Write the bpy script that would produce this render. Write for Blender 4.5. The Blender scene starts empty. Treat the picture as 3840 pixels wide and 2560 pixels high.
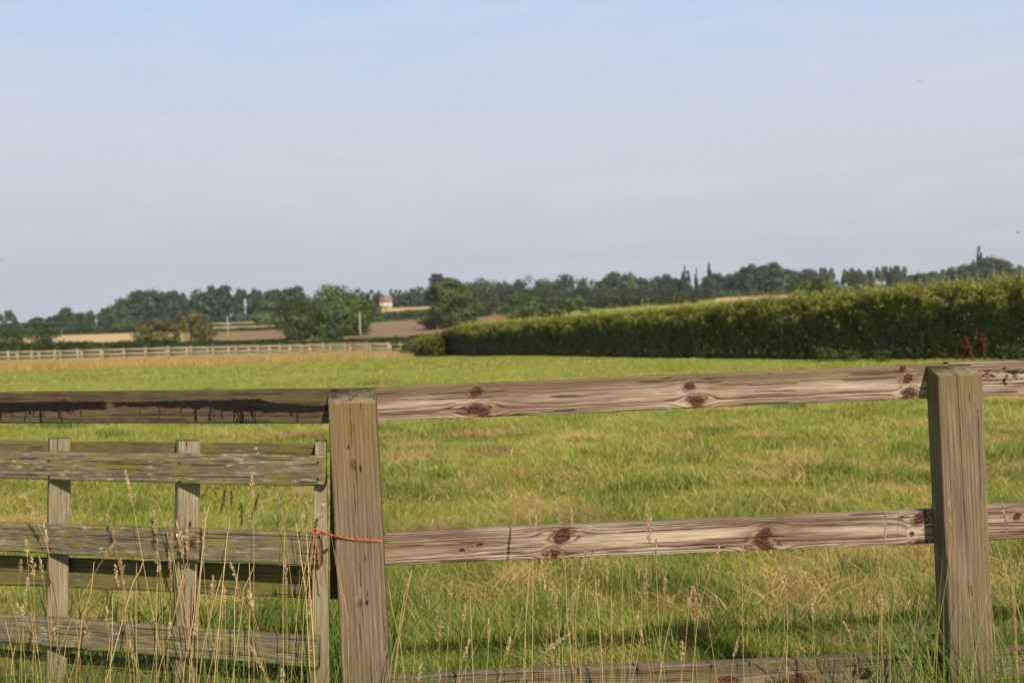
import bpy, math, random
import numpy as np
from mathutils import Vector, Matrix

R = math.radians
rng = np.random.default_rng(11)
random.seed(11)
SC = bpy.context.scene
COL = SC.collection

# ------------------------------------------------------------------ camera
F = 4000.0            # focal length in pixels of the 3840 px wide photograph
EYE = 1.45
HORIZON_MID = 1150.0
ROLL = 0.0384
PITCH = math.atan((1280 - HORIZON_MID) / F)
cam_data = bpy.data.cameras.new('camera')
cam = bpy.data.objects.new('camera', cam_data)
COL.objects.link(cam)
SC.camera = cam
cam_data.sensor_width = 36.0
cam_data.lens = F / 3840 * 36
cam_data.clip_start = 0.05
cam_data.clip_end = 20000
fwd = Vector((0, math.cos(PITCH), -math.sin(PITCH)))
right0 = Vector((1, 0, 0))
up0 = right0.cross(fwd)
cr, sr = math.cos(ROLL), math.sin(ROLL)
right = right0 * cr - up0 * sr
up = up0 * cr + right0 * sr
CM = Matrix((right, up, -fwd)).transposed()
cam.matrix_world = Matrix.Translation((0, 0, EYE)) @ CM.to_4x4()
cam_data.dof.use_dof = True
cam_data.dof.focus_distance = 2.85
cam_data.dof.aperture_fstop = 5.0


def at(px, py, Y):
    """world point on the photograph's ray (px, py) at forward distance Y"""
    d = right * ((px - 1920) / F) + up * (-(py - 1280) / F) + fwd
    return Vector((0, 0, EYE)) + d * (Y / d.y)


# ------------------------------------------------------------------ light
SUN_EL, SUN_AZ = R(37), R(24)          # azimuth to the right of straight behind the camera
sun_dir = Vector((math.sin(SUN_AZ) * math.cos(SUN_EL), -math.cos(SUN_AZ) * math.cos(SUN_EL), math.sin(SUN_EL)))
sl = bpy.data.lights.new('sun', 'SUN')
sl.energy = 5.0
sl.angle = R(0.5)
sl.color = (1.0, 0.89, 0.72)
so = bpy.data.objects.new('sun', sl)
COL.objects.link(so)
so.rotation_euler = (-sun_dir).to_track_quat('-Z', 'Y').to_euler()

W = bpy.data.worlds.new('World')
SC.world = W
W.use_nodes = True
wt = W.node_tree
for n in list(wt.nodes):
    wt.nodes.remove(n)


def node(nt, kind, **kw):
    n = nt.nodes.new(kind)
    ins = kw.pop('ins', {})
    for k, v in kw.items():
        setattr(n, k, v)
    for k, v in ins.items():
        s = n.inputs[k]
        if isinstance(v, bpy.types.NodeSocket):
            nt.links.new(v, s)
        else:
            s.default_value = v
    return n


def ramp(nt, fac, stops, interp='LINEAR'):
    n = node(nt, 'ShaderNodeValToRGB', ins={'Fac': fac})
    n.color_ramp.interpolation = interp
    el = n.color_ramp.elements
    while len(el) > 1:
        el.remove(el[-1])
    el[0].position, el[0].color = stops[0][0], (*stops[0][1], 1)
    for p, c in stops[1:]:
        e = el.new(p)
        e.color = (*c, 1)
    return n.outputs['Color']


def g3(v):
    return (v, v, v)


def mixc(nt, fac, a, b, blend='MIX'):
    n = node(nt, 'ShaderNodeMix', data_type='RGBA', blend_type=blend)
    for k, v in ((0, fac), (6, a), (7, b)):
        s = n.inputs[k]
        if isinstance(v, bpy.types.NodeSocket):
            nt.links.new(v, s)
        elif k == 0:
            s.default_value = v
        else:
            s.default_value = (*v, 1) if len(v) == 3 else v
    return n.outputs[2]


def mth(nt, op, a, b=0.0, c=None):
    n = node(nt, 'ShaderNodeMath', operation=op)
    for i, v in enumerate((a, b, c)):
        if v is None:
            continue
        if isinstance(v, bpy.types.NodeSocket):
            nt.links.new(v, n.inputs[i])
        else:
            n.inputs[i].default_value = v
    return n.outputs[0]


def noise(nt, vec, scale, detail=4, rough=.55, dist=0.0):
    n = node(nt, 'ShaderNodeTexNoise', ins={'Vector': vec, 'Scale': scale, 'Detail': detail, 'Roughness': rough, 'Distortion': dist})
    return n.outputs['Fac']


def vmul(nt, vec, s):
    n = node(nt, 'ShaderNodeVectorMath', operation='MULTIPLY', ins={0: vec, 1: s})
    return n.outputs[0]


SKY_K = 0.055
sky = node(wt, 'ShaderNodeTexSky', sky_type='NISHITA', sun_disc=False, sun_elevation=SUN_EL,
           sun_rotation=math.pi - SUN_AZ, air_density=1.0, dust_density=2.0, ozone_density=1.0)
tc = node(wt, 'ShaderNodeTexCoord')
sep = node(wt, 'ShaderNodeSeparateXYZ', ins={0: tc.outputs['Generated']})
K = 1.0 / SKY_K
streak = noise(wt, vmul(wt, tc.outputs['Generated'], (3.0, 3.0, 22.0)), 1.6, 5, .55, .4)
zz = mth(wt, 'ADD', sep.outputs['Z'], mth(wt, 'MULTIPLY', mth(wt, 'SUBTRACT', streak, .5), .085))
# hazy summer air: lavender grey near the horizon, soft blue above
hazy = ramp(wt, mth(wt, 'MULTIPLY', zz, 2.0),
            [(0.0, (.540, .558, .614)), (.12, (.550, .570, .630)), (.28, (.580, .615, .680)),
             (.40, (.540, .620, .730)), (.56, (.470, .600, .790)), (.72, (.26, .38, .60)), (1.0, (.16, .26, .46))])
wisp = noise(wt, vmul(wt, tc.outputs['Generated'], (2.2, 2.2, 13.0)), 2.3, 6, .6, .8)
hazy = mixc(wt, ramp(wt, wisp, [(.46, g3(0)), (.72, g3(.34))]), hazy, (.66, .69, .76))
hz = node(wt, 'ShaderNodeVectorMath', operation='SCALE', ins={0: hazy, 'Scale': K})
blend = ramp(wt, sep.outputs['Z'], [(.34, g3(0)), (.55, g3(1))])
skyc = mixc(wt, blend, hz.outputs[0], vmul(wt, sky.outputs[0], (.8, .8, .8)))
bg = node(wt, 'ShaderNodeBackground', ins={'Color': skyc, 'Strength': SKY_K})
wo = node(wt, 'ShaderNodeOutputWorld', ins={'Surface': bg.outputs[0]})

vs = SC.view_settings
vs.view_transform = 'Standard'
vs.look = 'None'
vs.exposure = 0.12
vs.gamma = 1.0
vs.use_curve_mapping = False
SC.render.engine = 'CYCLES'
SC.cycles.max_bounces = 6
SC.cycles.diffuse_bounces = 3
SC.cycles.transmission_bounces = 3
SC.cycles.use_denoising = True


# ------------------------------------------------------------------ noise in numpy
def _hash(ix, iy, iz, seed):
    h = (ix.astype(np.int64) * 374761393 + iy.astype(np.int64) * 668265263 + iz.astype(np.int64) * 2147483647 + seed * 1274126177) & 0xffffffff
    h = ((h ^ (h >> 13)) * 1274126177) & 0xffffffff
    h = (h ^ (h >> 16)) & 0xffffff
    return h / float(0xffffff)


def vnoise(x, y, z=None, seed=0):
    x = np.asarray(x, float)
    y = np.asarray(y, float) + 0 * x
    z = 0 * x if z is None else np.asarray(z, float) + 0 * x
    ix, iy, iz = np.floor(x), np.floor(y), np.floor(z)
    fx, fy, fz = x - ix, y - iy, z - iz
    fx, fy, fz = [f * f * (3 - 2 * f) for f in (fx, fy, fz)]
    out = 0
    for a in (0, 1):
        for b in (0, 1):
            for c in (0, 1):
                w = (fx if a else 1 - fx) * (fy if b else 1 - fy) * (fz if c else 1 - fz)
                out = out + w * _hash(ix + a, iy + b, iz + c, seed)
    return out


def fbm(x, y, z=None, seed=0, oct=4):
    s, a, t = 0, .5, 0
    for o in range(oct):
        k = 2 ** o
        s = s + a * vnoise(np.asarray(x) * k, np.asarray(y) * k, None if z is None else np.asarray(z) * k, seed + o)
        t += a
        a *= .5
    return s / t


# ------------------------------------------------------------------ terrain
_cols = np.array([-500, 0, 500, 1000, 1500, 2000, 2700, 3840, 4600], float)
_rows = np.array([100, 140, 200, 250, 350, 450, 600, 750, 1500, 7000], float)
_D = np.array([
    [140, 140, 147, 155, 166, 166, 166, 166, 166],
    [108, 108, 104, 108, 125, 115, 100, 90, 90],
    [75, 75, 84, 95, 100, 75, 60, 40, 40],
    [66, 66, 70, 80, 75, 50, 35, 20, 20],
    [42, 42, 48, 58, 42, 25, 10, 2, 2],
    [22, 22, 30, 35, 20, 5, -5, -8, -8],
    [6, 6, 8, 5, -14, -10, -14, -14, -14],
    [5, 5, 6, 3, -12, -10, -14, -12, -12],
    [3, 3, 2, 0, -4, -4, -4, -3, -3],
    [1, 1, 1, 1, 0, 0, 0, 0, 0]], float)


def ground_z(X, Y):
    X = np.asarray(X, float)
    Y = np.asarray(Y, float)
    X, Y = np.broadcast_arrays(X, Y)
    r = np.hypot(X, Y)
    infront = Y > .35 * np.abs(X) + .01
    xp = np.where(infront, 1920 + F * X / np.maximum(Y, .02), np.where(X > 0, 4600, -500))
    xp = np.clip(xp, -500, 4600)
    d = np.where(infront, np.minimum(Y, r), r * .55)
    yy = np.maximum(d - 7, 0)
    drop = 1.45 + .0285 * np.sqrt(yy * yy + 4) - .0285 * 2
    tl = np.clip((1540 - xp) / 1540, 0, 1) * np.clip((d - 40) / 60, 0, 1)
    drop = drop - .6 * tl
    # beyond the paddock: interpolate the table in log distance
    lr = np.log(_rows)
    ld = np.log(np.clip(d, 100, 6999))
    i = np.clip(np.searchsorted(lr, ld, side='right') - 1, 0, len(_rows) - 2)
    t = (ld - lr[i]) / (lr[i + 1] - lr[i])
    j = np.clip(np.searchsorted(_cols, xp, side='right') - 1, 0, len(_cols) - 2)
    s = (xp - _cols[j]) / (_cols[j + 1] - _cols[j])
    D = (_D[i, j] * (1 - s) + _D[i, j + 1] * s) * (1 - t) + (_D[i + 1, j] * (1 - s) + _D[i + 1, j + 1] * s) * t
    far = D / F * d
    k = np.clip((d - 85) / 15, 0, 1)
    drop = drop * (1 - k) + far * k
    bump = (fbm(X * .5, Y * .5, seed=3) - .5) * .10 * np.clip(d / 6, .2, 1) + (fbm(X * .03, Y * .03, seed=5) - .5) * .4 * np.clip(d / 60, 0, 1) * np.clip((400 - d) / 200, 0, 1)
    return EYE - drop + bump


def gz(x, y):
    return float(ground_z(np.array([x]), np.array([y]))[0])


# ------------------------------------------------------------------ mesh / object helpers
def mesh_np(name, V, faces, mat, cols=None, attrs=None, smooth=False):
    """faces: list of (N,k) int arrays"""
    me = bpy.data.meshes.new(name)
    V = np.ascontiguousarray(V, dtype=np.float32)
    me.vertices.add(len(V))
    me.vertices.foreach_set('co', V.ravel())
    starts, tot, idx, off = [], [], [], 0
    for f in faces:
        f = np.asarray(f, dtype=np.int32)
        if not len(f):
            continue
        k = f.shape[1]
        starts.append(off + np.arange(len(f)) * k)
        tot.append(np.full(len(f), k))
        idx.append(f.ravel())
        off += f.size
    idx = np.concatenate(idx).astype(np.int32)
    starts = np.concatenate(starts).astype(np.int32)
    tot = np.concatenate(tot).astype(np.int32)
    me.loops.add(len(idx))
    me.loops.foreach_set('vertex_index', idx)
    me.polygons.add(len(starts))
    me.polygons.foreach_set('loop_start', starts)
    me.polygons.foreach_set('loop_total', tot)
    if smooth:
        me.polygons.foreach_set('use_smooth', np.ones(len(starts), dtype=bool))
    me.update(calc_edges=True)
    if cols is not None:
        a = me.attributes.new('col', 'FLOAT_COLOR', 'POINT')
        c = np.ones((len(V), 4), np.float32)
        c[:, :3] = cols
        a.data.foreach_set('color', c.ravel())
    for k, v in (attrs or {}).items():
        v = np.asarray(v, np.float32)
        if v.ndim == 1:
            a = me.attributes.new(k, 'FLOAT', 'POINT')
            a.data.foreach_set('value', v)
        else:
            a = me.attributes.new(k, 'FLOAT_VECTOR', 'POINT')
            a.data.foreach_set('vector', v.ravel())
    me.materials.append(mat)
    me.validate()
    return me


def link(name, data, parent=None, loc=None):
    o = bpy.data.objects.new(name, data)
    COL.objects.link(o)
    if parent:
        o.parent = parent
    if loc is not None:
        o.location = loc
    return o


def tag(o, label=None, cat=None, group=None, kind=None):
    if label:
        o['label'] = label
    if cat:
        o['category'] = cat
    if group:
        o['group'] = group
    if kind:
        o['kind'] = kind
    return o


def thing(name, loc, label, cat, group=None):
    return tag(link(name, None, None, loc), label, cat, group)


class MB:
    """collects simple solids into one mesh, in world coordinates"""

    def __init__(self):
        self.v, self.q, self.t, self.c, self.n = [], [], [], [], 0

    def add(self, V, quads=(), tris=(), col=(.5, .5, .5)):
        V = np.asarray(V, float)
        if len(quads):
            self.q.append(np.asarray(quads) + self.n)
        if len(tris):
            self.t.append(np.asarray(tris) + self.n)
        self.v.append(V)
        c = np.asarray(col, float)
        self.c.append(np.broadcast_to(c, (len(V), 3)))
        self.n += len(V)

    def box(self, lo, hi, col=(.5, .5, .5), M=None):
        x0, y0, z0 = lo
        x1, y1, z1 = hi
        V = np.array([(x0, y0, z0), (x1, y0, z0), (x1, y1, z0), (x0, y1, z0), (x0, y0, z1), (x1, y0, z1), (x1, y1, z1), (x0, y1, z1)], float)
        if M is not None:
            V = V @ np.array(M.to_3x3()).T + np.array(M.translation)
        self.add(V, [(0, 3, 2, 1), (4, 5, 6, 7), (0, 1, 5, 4), (1, 2, 6, 5), (2, 3, 7, 6), (3, 0, 4, 7)], col=col)

    def tube(self, pts, radii, k=6, col=(.5, .5, .5), close=True):
        P = np.array([tuple(p) for p in pts], float)
        n = len(P)
        T = np.gradient(P, axis=0)
        T /= np.linalg.norm(T, axis=1)[:, None] + 1e-9
        ref = np.array((0, 1, 0.13)) if abs(T[0][1]) < .8 else np.array((1, 0, 0.1))
        A = np.cross(T, ref)
        A /= np.linalg.norm(A, axis=1)[:, None] + 1e-9
        B = np.cross(T, A)
        rr = np.broadcast_to(np.asarray(radii, float), (n,))
        ang = np.arange(k) * 2 * math.pi / k
        V = P[:, None] + rr[:, None, None] * (A[:, None] * np.cos(ang)[None, :, None] + B[:, None] * np.sin(ang)[None, :, None])
        V = V.reshape(-1, 3)
        i = np.arange(n - 1)[:, None] * k
        a = np.arange(k)[None]
        b = (a + 1) % k
        q = np.stack([i + a, i + k + a, i + k + b, i + b], -1).reshape(-1, 4)
        tris = []
        if close:
            V = np.vstack([V, P[0], P[-1]])
            m = n * k
            for j in range(k):
                tris += [(m, j, (j + 1) % k), (m + 1, m - k + (j + 1) % k, m - k + j)]
        self.add(V, q, tris, col)

    def mesh(self, name, mat, origin=(0, 0, 0), smooth=False, attrs=None):
        V = np.vstack(self.v) - np.array(origin, float)
        f = []
        if self.q:
            f.append(np.vstack(self.q))
        if self.t:
            f.append(np.vstack(self.t))
        return mesh_np(name, V, f, mat, np.vstack(self.c), attrs, smooth)

    def obj(self, name, mat, parent=None, origin=None, smooth=False):
        if origin is None:
            origin = parent.location if parent else (0, 0, 0)
        return link(name, self.mesh(name, mat, origin, smooth), parent, None if parent else origin)


# ------------------------------------------------------------------ materials
def new_mat(name):
    m = bpy.data.materials.new(name)
    m.use_nodes = True
    nt = m.node_tree
    for n in list(nt.nodes):
        nt.nodes.remove(n)
    out = node(nt, 'ShaderNodeOutputMaterial')
    return m, nt, out


def principled(nt, out, color, rough=.8, spec=.3, normal=None):
    ins = {'Base Color': color, 'Roughness': rough, 'Specular IOR Level': spec}
    if normal is not None:
        ins['Normal'] = normal
    b = node(nt, 'ShaderNodeBsdfPrincipled', ins=ins)
    nt.links.new(b.outputs[0], out.inputs['Surface'])
    return b


def leaf_material(name, translucency=.35, rough=.55, spec=.25, tint=(1, 1, 1), trans_tint=(1.15, 1.1, .6)):
    m, nt, out = new_mat(name)
    a = node(nt, 'ShaderNodeAttribute', attribute_name='col')
    c = mixc(nt, 1.0, a.outputs['Color'], tint, 'MULTIPLY')
    tcn = node(nt, 'ShaderNodeNewGeometry')
    v = noise(nt, tcn.outputs['Position'], 40.0, 3)
    c = mixc(nt, .5, c, ramp(nt, v, [(.3, g3(.55)), (.7, g3(1.35))]), 'MULTIPLY')
    b = node(nt, 'ShaderNodeBsdfPrincipled', ins={'Base Color': c, 'Roughness': rough, 'Specular IOR Level': spec})
    tr = node(nt, 'ShaderNodeBsdfTranslucent', ins={'Color': mixc(nt, 1.0, c, trans_tint, 'MULTIPLY')})
    mx = node(nt, 'ShaderNodeMixShader', ins={0: translucency, 1: b.outputs[0], 2: tr.outputs[0]})
    nt.links.new(mx.outputs[0], out.inputs['Surface'])
    return m


def plain_material(name, rough=.85, spec=.2, grain=30.0, amount=.5, bump=.0):
    m, nt, out = new_mat(name)
    a = node(nt, 'ShaderNodeAttribute', attribute_name='col')
    p = node(nt, 'ShaderNodeNewGeometry')
    v = noise(nt, p.outputs['Position'], grain, 5)
    c = mixc(nt, amount, a.outputs['Color'], ramp(nt, v, [(.25, g3(.5)), (.75, g3(1.4))]), 'MULTIPLY')
    nrm = None
    if bump:
        nrm = node(nt, 'ShaderNodeBump', ins={'Strength': bump, 'Distance': .02, 'Height': v}).outputs[0]
    principled(nt, out, c, rough, spec, nrm)
    return m


MAT_GRASS = leaf_material('grass_blades', .38, .5, .3)
MAT_DRY = leaf_material('dry_grass_blades', .25, .6, .25, trans_tint=(1.05, 1, .8))
MAT_LEAF = leaf_material('tree_leaves', .22, .55, .25)
MAT_HEDGE = leaf_material('hedge_leaves', .28, .5, .3)
MAT_BARK = plain_material('bark', .9, .15, 6.0, .6)
MAT_SEED = leaf_material('seed_heads', .2, .7, .2, trans_tint=(1.05, .95, .75))
MAT_STEM = plain_material('dry_stems', .5, .35, 60, .3)
MAT_TWINE = plain_material('orange_twine', .6, .3, 300, .4)
MAT_FARWOOD = plain_material('pale_fence_timber', .85, .2, 14, .5)
MAT_POLE = plain_material('pole_timber', .85, .2, 3, .4)
MAT_BUILD = plain_material('house_render', .9, .2, 1.2, .25)
MAT_BIRD = plain_material('bird_plumage', .7, .3, 40, .3)


def ground_material():
    m, nt, out = new_mat('meadow_ground')
    p = node(nt, 'ShaderNodeNewGeometry').outputs['Position']
    n1 = noise(nt, p, .55, 6, .6)
    n2 = noise(nt, p, .09, 4, .6)
    n3 = noise(nt, p, 14.0, 4, .7)
    c = ramp(nt, n1, [(.32, (.21, .28, .040)), (.52, (.31, .345, .060)), (.70, (.42, .36, .11))])
    c2 = ramp(nt, n2, [(.35, (.22, .30, .042)), (.65, (.38, .37, .085))])
    c = mixc(nt, .5, c, c2)
    c = mixc(nt, .75, c, ramp(nt, n3, [(.25, g3(.45)), (.7, g3(1.3))]), 'MULTIPLY')
    bmp = node(nt, 'ShaderNodeBump', ins={'Strength': .6, 'Distance': .08, 'Height': mth(nt, 'ADD', n3, n1)})
    principled(nt, out, c, .9, .1, bmp.outputs[0])
    return m


def crop_material(name, a, b, row):
    m, nt, out = new_mat(name)
    p = node(nt, 'ShaderNodeNewGeometry').outputs['Position']
    n1 = noise(nt, p, .06, 5, .6)
    n2 = noise(nt, vmul(nt, p, (1.0, .05, 1.0)), row, 3, .6)
    c = ramp(nt, n1, [(.3, a), (.7, b)])
    c = mixc(nt, .4, c, ramp(nt, n2, [(.3, g3(.75)), (.7, g3(1.15))]), 'MULTIPLY')
    principled(nt, out, c, .9, .1)
    return m


def wood_material(name, pale, dark, second, ring=.8, fibre=.5, lichen=(.20, .20, .05), lich=.3, fleck=0.0, speck=0.0,
                  knotc=(.028, .0115, .0085), rough=.8, bump=.5, top_lich=0.0, fib_scale=(6, 190, 190), lich_band=None):
    m, nt, out = new_mat(name)

    def att(n):
        return node(nt, 'ShaderNodeAttribute', attribute_name=n)
    uvw = att('uvw').outputs['Vector']
    g = att('ring').outputs['Fac']
    fib = noise(nt, vmul(nt, uvw, fib_scale), 1.0, 5, .65)
    fib2 = noise(nt, vmul(nt, uvw, (fib_scale[0] * 3.5, 420, 420)), 1.0, 3, .6)
    ph = mth(nt, 'FRACT', mth(nt, 'ADD', g, mth(nt, 'MULTIPLY', fib, .25)))
    rg = ramp(nt, ph, [(0, g3(.05)), (.40, g3(.0)), (.62, g3(.45)), (.80, g3(1)), (.92, g3(.9)), (1, g3(.05))])
    patch = noise(nt, vmul(nt, uvw, (2.2, 22, 22)), 1.0, 4, .6)
    base = mixc(nt, ramp(nt, patch, [(.40, g3(0)), (.60, g3(1))]), pale, second)
    c = mixc(nt, mth(nt, 'MULTIPLY', mth(nt, 'MULTIPLY', rg, ring), mth(nt, 'SUBTRACT', 1.0, att('calm').outputs['Fac'])), base, dark)
    c = mixc(nt, fibre, c, ramp(nt, fib, [(.34, g3(.38)), (.5, g3(.95)), (.66, g3(1.5))]), 'MULTIPLY')
    c = mixc(nt, fibre * .8, c, ramp(nt, fib2, [(.3, g3(.6)), (.7, g3(1.35))]), 'MULTIPLY')
    ln = noise(nt, vmul(nt, uvw, (9, 24, 24)), 1.0, 6, .65)
    lf = ramp(nt, ln, [(.45, g3(0)), (.60, g3(1))])
    lf = mth(nt, 'MULTIPLY', lf, lich)
    if top_lich:
        lf = mth(nt, 'MAXIMUM', lf, mth(nt, 'MULTIPLY', mth(nt, 'MULTIPLY', att('moss').outputs['Fac'], top_lich), ramp(nt, ln, [(.3, g3(.35)), (.6, g3(1))])))
    c = mixc(nt, lf, c, lichen)
    if fleck:
        fl = noise(nt, vmul(nt, uvw, (26, 210, 210)), 1.0, 3, .5)
        fm = noise(nt, vmul(nt, uvw, (5, 14, 14)), 1.0, 2, .5)
        ff = mth(nt, 'MULTIPLY', ramp(nt, fl, [(.60, g3(0)), (.68, g3(1))]), ramp(nt, fm, [(.42, g3(0)), (.6, g3(1))]))
        c = mixc(nt, mth(nt, 'MULTIPLY', ff, fleck), c, (.52, .47, .38))
        fd = ramp(nt, fl, [(.30, g3(1)), (.37, g3(0))])
        c = mixc(nt, mth(nt, 'MULTIPLY', fd, fleck), c, (.05, .04, .03))
    if speck:
        sp = noise(nt, vmul(nt, uvw, (160, 420, 420)), 1.0, 2, .5)
        c = mixc(nt, mth(nt, 'MULTIPLY', ramp(nt, sp, [(.63, g3(0)), (.70, g3(1))]), speck), c, (.56, .50, .37))
    kn = att('knot').outputs['Fac']
    kc = mixc(nt, ramp(nt, noise(nt, vmul(nt, uvw, (140, 140, 140)), 1.0, 4, .6), [(.38, g3(0)), (.66, g3(1))]), knotc, tuple(x * 2.2 for x in knotc))
    c = mixc(nt, kn, c, kc)
    rust = att('rust').outputs['Fac']
    c = mixc(nt, rust, c, mixc(nt, fib, (.060, .020, .010), (.15, .060, .034)))
    crack = att('crack').outputs['Fac']
    c = mixc(nt, crack, c, (.018, .013, .010))
    en = noise(nt, vmul(nt, uvw, (60, 60, 60)), 1.0, 5, .6)
    c = mixc(nt, mth(nt, 'MULTIPLY', att('endg').outputs['Fac'], .9), c, ramp(nt, en, [(.34, (.045, .040, .033)), (.45, (.15, .125, .08)), (.62, (.22, .18, .105))]))
    white = att('white').outputs['Fac']
    c = mixc(nt, white, c, (.72, .70, .66))
    tar = att('tar').outputs['Fac']
    tn = noise(nt, vmul(nt, uvw, (60, 160, 160)), 1.0, 4, .6)
    c = mixc(nt, tar, c, ramp(nt, tn, [(.35, (.0035, .003, .003)), (.7, (.016, .008, .006))]))
    rr = mixc(nt, tar, g3(rough), ramp(nt, tn, [(.42, g3(.65)), (.66, g3(.3))]))
    h = mth(nt, 'SUBTRACT', mth(nt, 'MULTIPLY', fib, .6), mth(nt, 'MULTIPLY', rg, -.5 * ring))
    h = mth(nt, 'ADD', h, mth(nt, 'MULTIPLY', tar, mth(nt, 'MULTIPLY', tn, 2.5)))
    h = mth(nt, 'SUBTRACT', h, mth(nt, 'MULTIPLY', crack, 2.0))
    b = node(nt, 'ShaderNodeBump', ins={'Strength': bump, 'Distance': .003, 'Height': h})
    principled(nt, out, c, rr, .3, b.outputs[0])
    return m


# ------------------------------------------------------------------ planks: a bilinear front patch pushed back by its thickness
def plank(LT, LB, RT, RB, nrm, thick, nu, nv, ringfn, seed=0, edge=.003, rough_edge=.002, extra=None, slope=0.0, bow=0.0):
    """front face corners in world space. u runs left to right (along the grain), v from bottom to top, nrm points away from the camera.
    returns vertices, quads, n-gons and attributes"""
    LT, LB, RT, RB = [np.array(p, float) for p in (LT, LB, RT, RB)]
    nrm = np.array(nrm, float)
    nrm /= np.linalg.norm(nrm)
    L = np.linalg.norm((RT + RB) / 2 - (LT + LB) / 2)
    Hh = np.linalg.norm(LT - LB)
    u = np.linspace(0, 1, nu)
    e = edge
    vf = np.concatenate([[-1 + e * .6 / Hh], np.linspace(-1 + 2 * e / Hh * 1.2, 1 - 2 * e / Hh * 1.2, nv), [1 - e * .6 / Hh]])
    wf = np.concatenate([[e * .35], np.zeros(nv), [e * .35]])
    # loop: front bottom->top, top front->back, back top->bottom, bottom back->front
    lv = np.concatenate([vf, [1, 1, 1, 1], [1 - 2 * e / Hh, -1 + 2 * e / Hh], [-1, -1, -1, -1]])
    lw = np.concatenate([wf, [e, thick * .4, thick * .75, thick - e], [thick, thick], [thick - e, thick * .75, thick * .4, e]])
    n = len(lv)
    U, V = np.meshgrid(u, lv, indexing='ij')
    Wd = np.broadcast_to(lw, U.shape).copy()
    Lm, Rm = (LT + LB) / 2, (RT + RB) / 2
    cen = Lm[None, None] * (1 - U)[..., None] + Rm[None, None] * U[..., None]
    half = ((LT - LB) / 2)[None, None] * (1 - U)[..., None] + ((RT - RB) / 2)[None, None] * U[..., None]
    um = U * L
    wob = (fbm(um * 9 + seed * 7.1, 0 * um + np.sign(V) * 3.3, seed=seed, oct=4) - .5) * rough_edge * 2 / Hh * (np.abs(V) > .8) * 2
    wob = wob + bow * np.sin(U * 9.0 + seed)
    if slope:     # worn end grain: the far side of the end stands higher or the near edge is cut down
        U2 = U.copy()
        U2[-1, :] = U2[-1, :] + slope * (Wd[-1, :] / thick) / L
        U2[-2, :] = U2[-2, :] + slope * .9 * (Wd[-2, :] / thick) / L
        cen = Lm[None, None] * (1 - U2)[..., None] + Rm[None, None] * U2[..., None]
    P = cen + half * (V + wob)[..., None] + nrm[None, None] * Wd[..., None]
    vm = V * Hh / 2
    # grain coordinate carried round the faces
    vv = V + np.where(V >= 1, Wd / (Hh / 2), np.where(V <= -1, -Wd / (Hh / 2), 0))
    at_ = ringfn(um, V, vv, Hh) if ringfn else {}
    ring = at_.get('ring', vv * 6)
    A = {'ring': ring.ravel(), 'uvw': np.stack([um + seed * 3.7, vm + seed * 1.3, Wd], -1).reshape(-1, 3)}
    for k in ('knot', 'tar', 'crack', 'rust', 'white', 'moss', 'calm', 'endg'):
        A[k] = np.clip(at_.get(k, np.zeros_like(U)), 0, 1).ravel()
    if 'disp' in at_:
        P = P - nrm[None, None] * (at_['disp'] * (np.abs(V) < .97))[..., None]
    i = np.arange(nu - 1)[:, None] * n
    a = np.arange(n)[None]
    b = (a + 1) % n
    q = np.stack([i + a, i + n + a, i + n + b, i + b], -1).reshape(-1, 4)
    caps = [np.arange(n)[None], (np.arange(n)[::-1] + (nu - 1) * n)[None]]
    V3 = P.reshape(-1, 3)
    # make faces point outward
    return V3, [q] + caps, A


def plank_obj(name, corners, nrm, thick, mat, ringfn, nu=200, nv=40, parent=None, seed=0, **kw):
    V, f, A = plank(*corners, nrm, thick, nu, nv, ringfn, seed, **kw)
    org = np.array(parent.location) if parent else np.zeros(3)
    me = mesh_np(name, V - org, f, mat, None, A, smooth=False)
    return link(name, me, parent)


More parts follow.
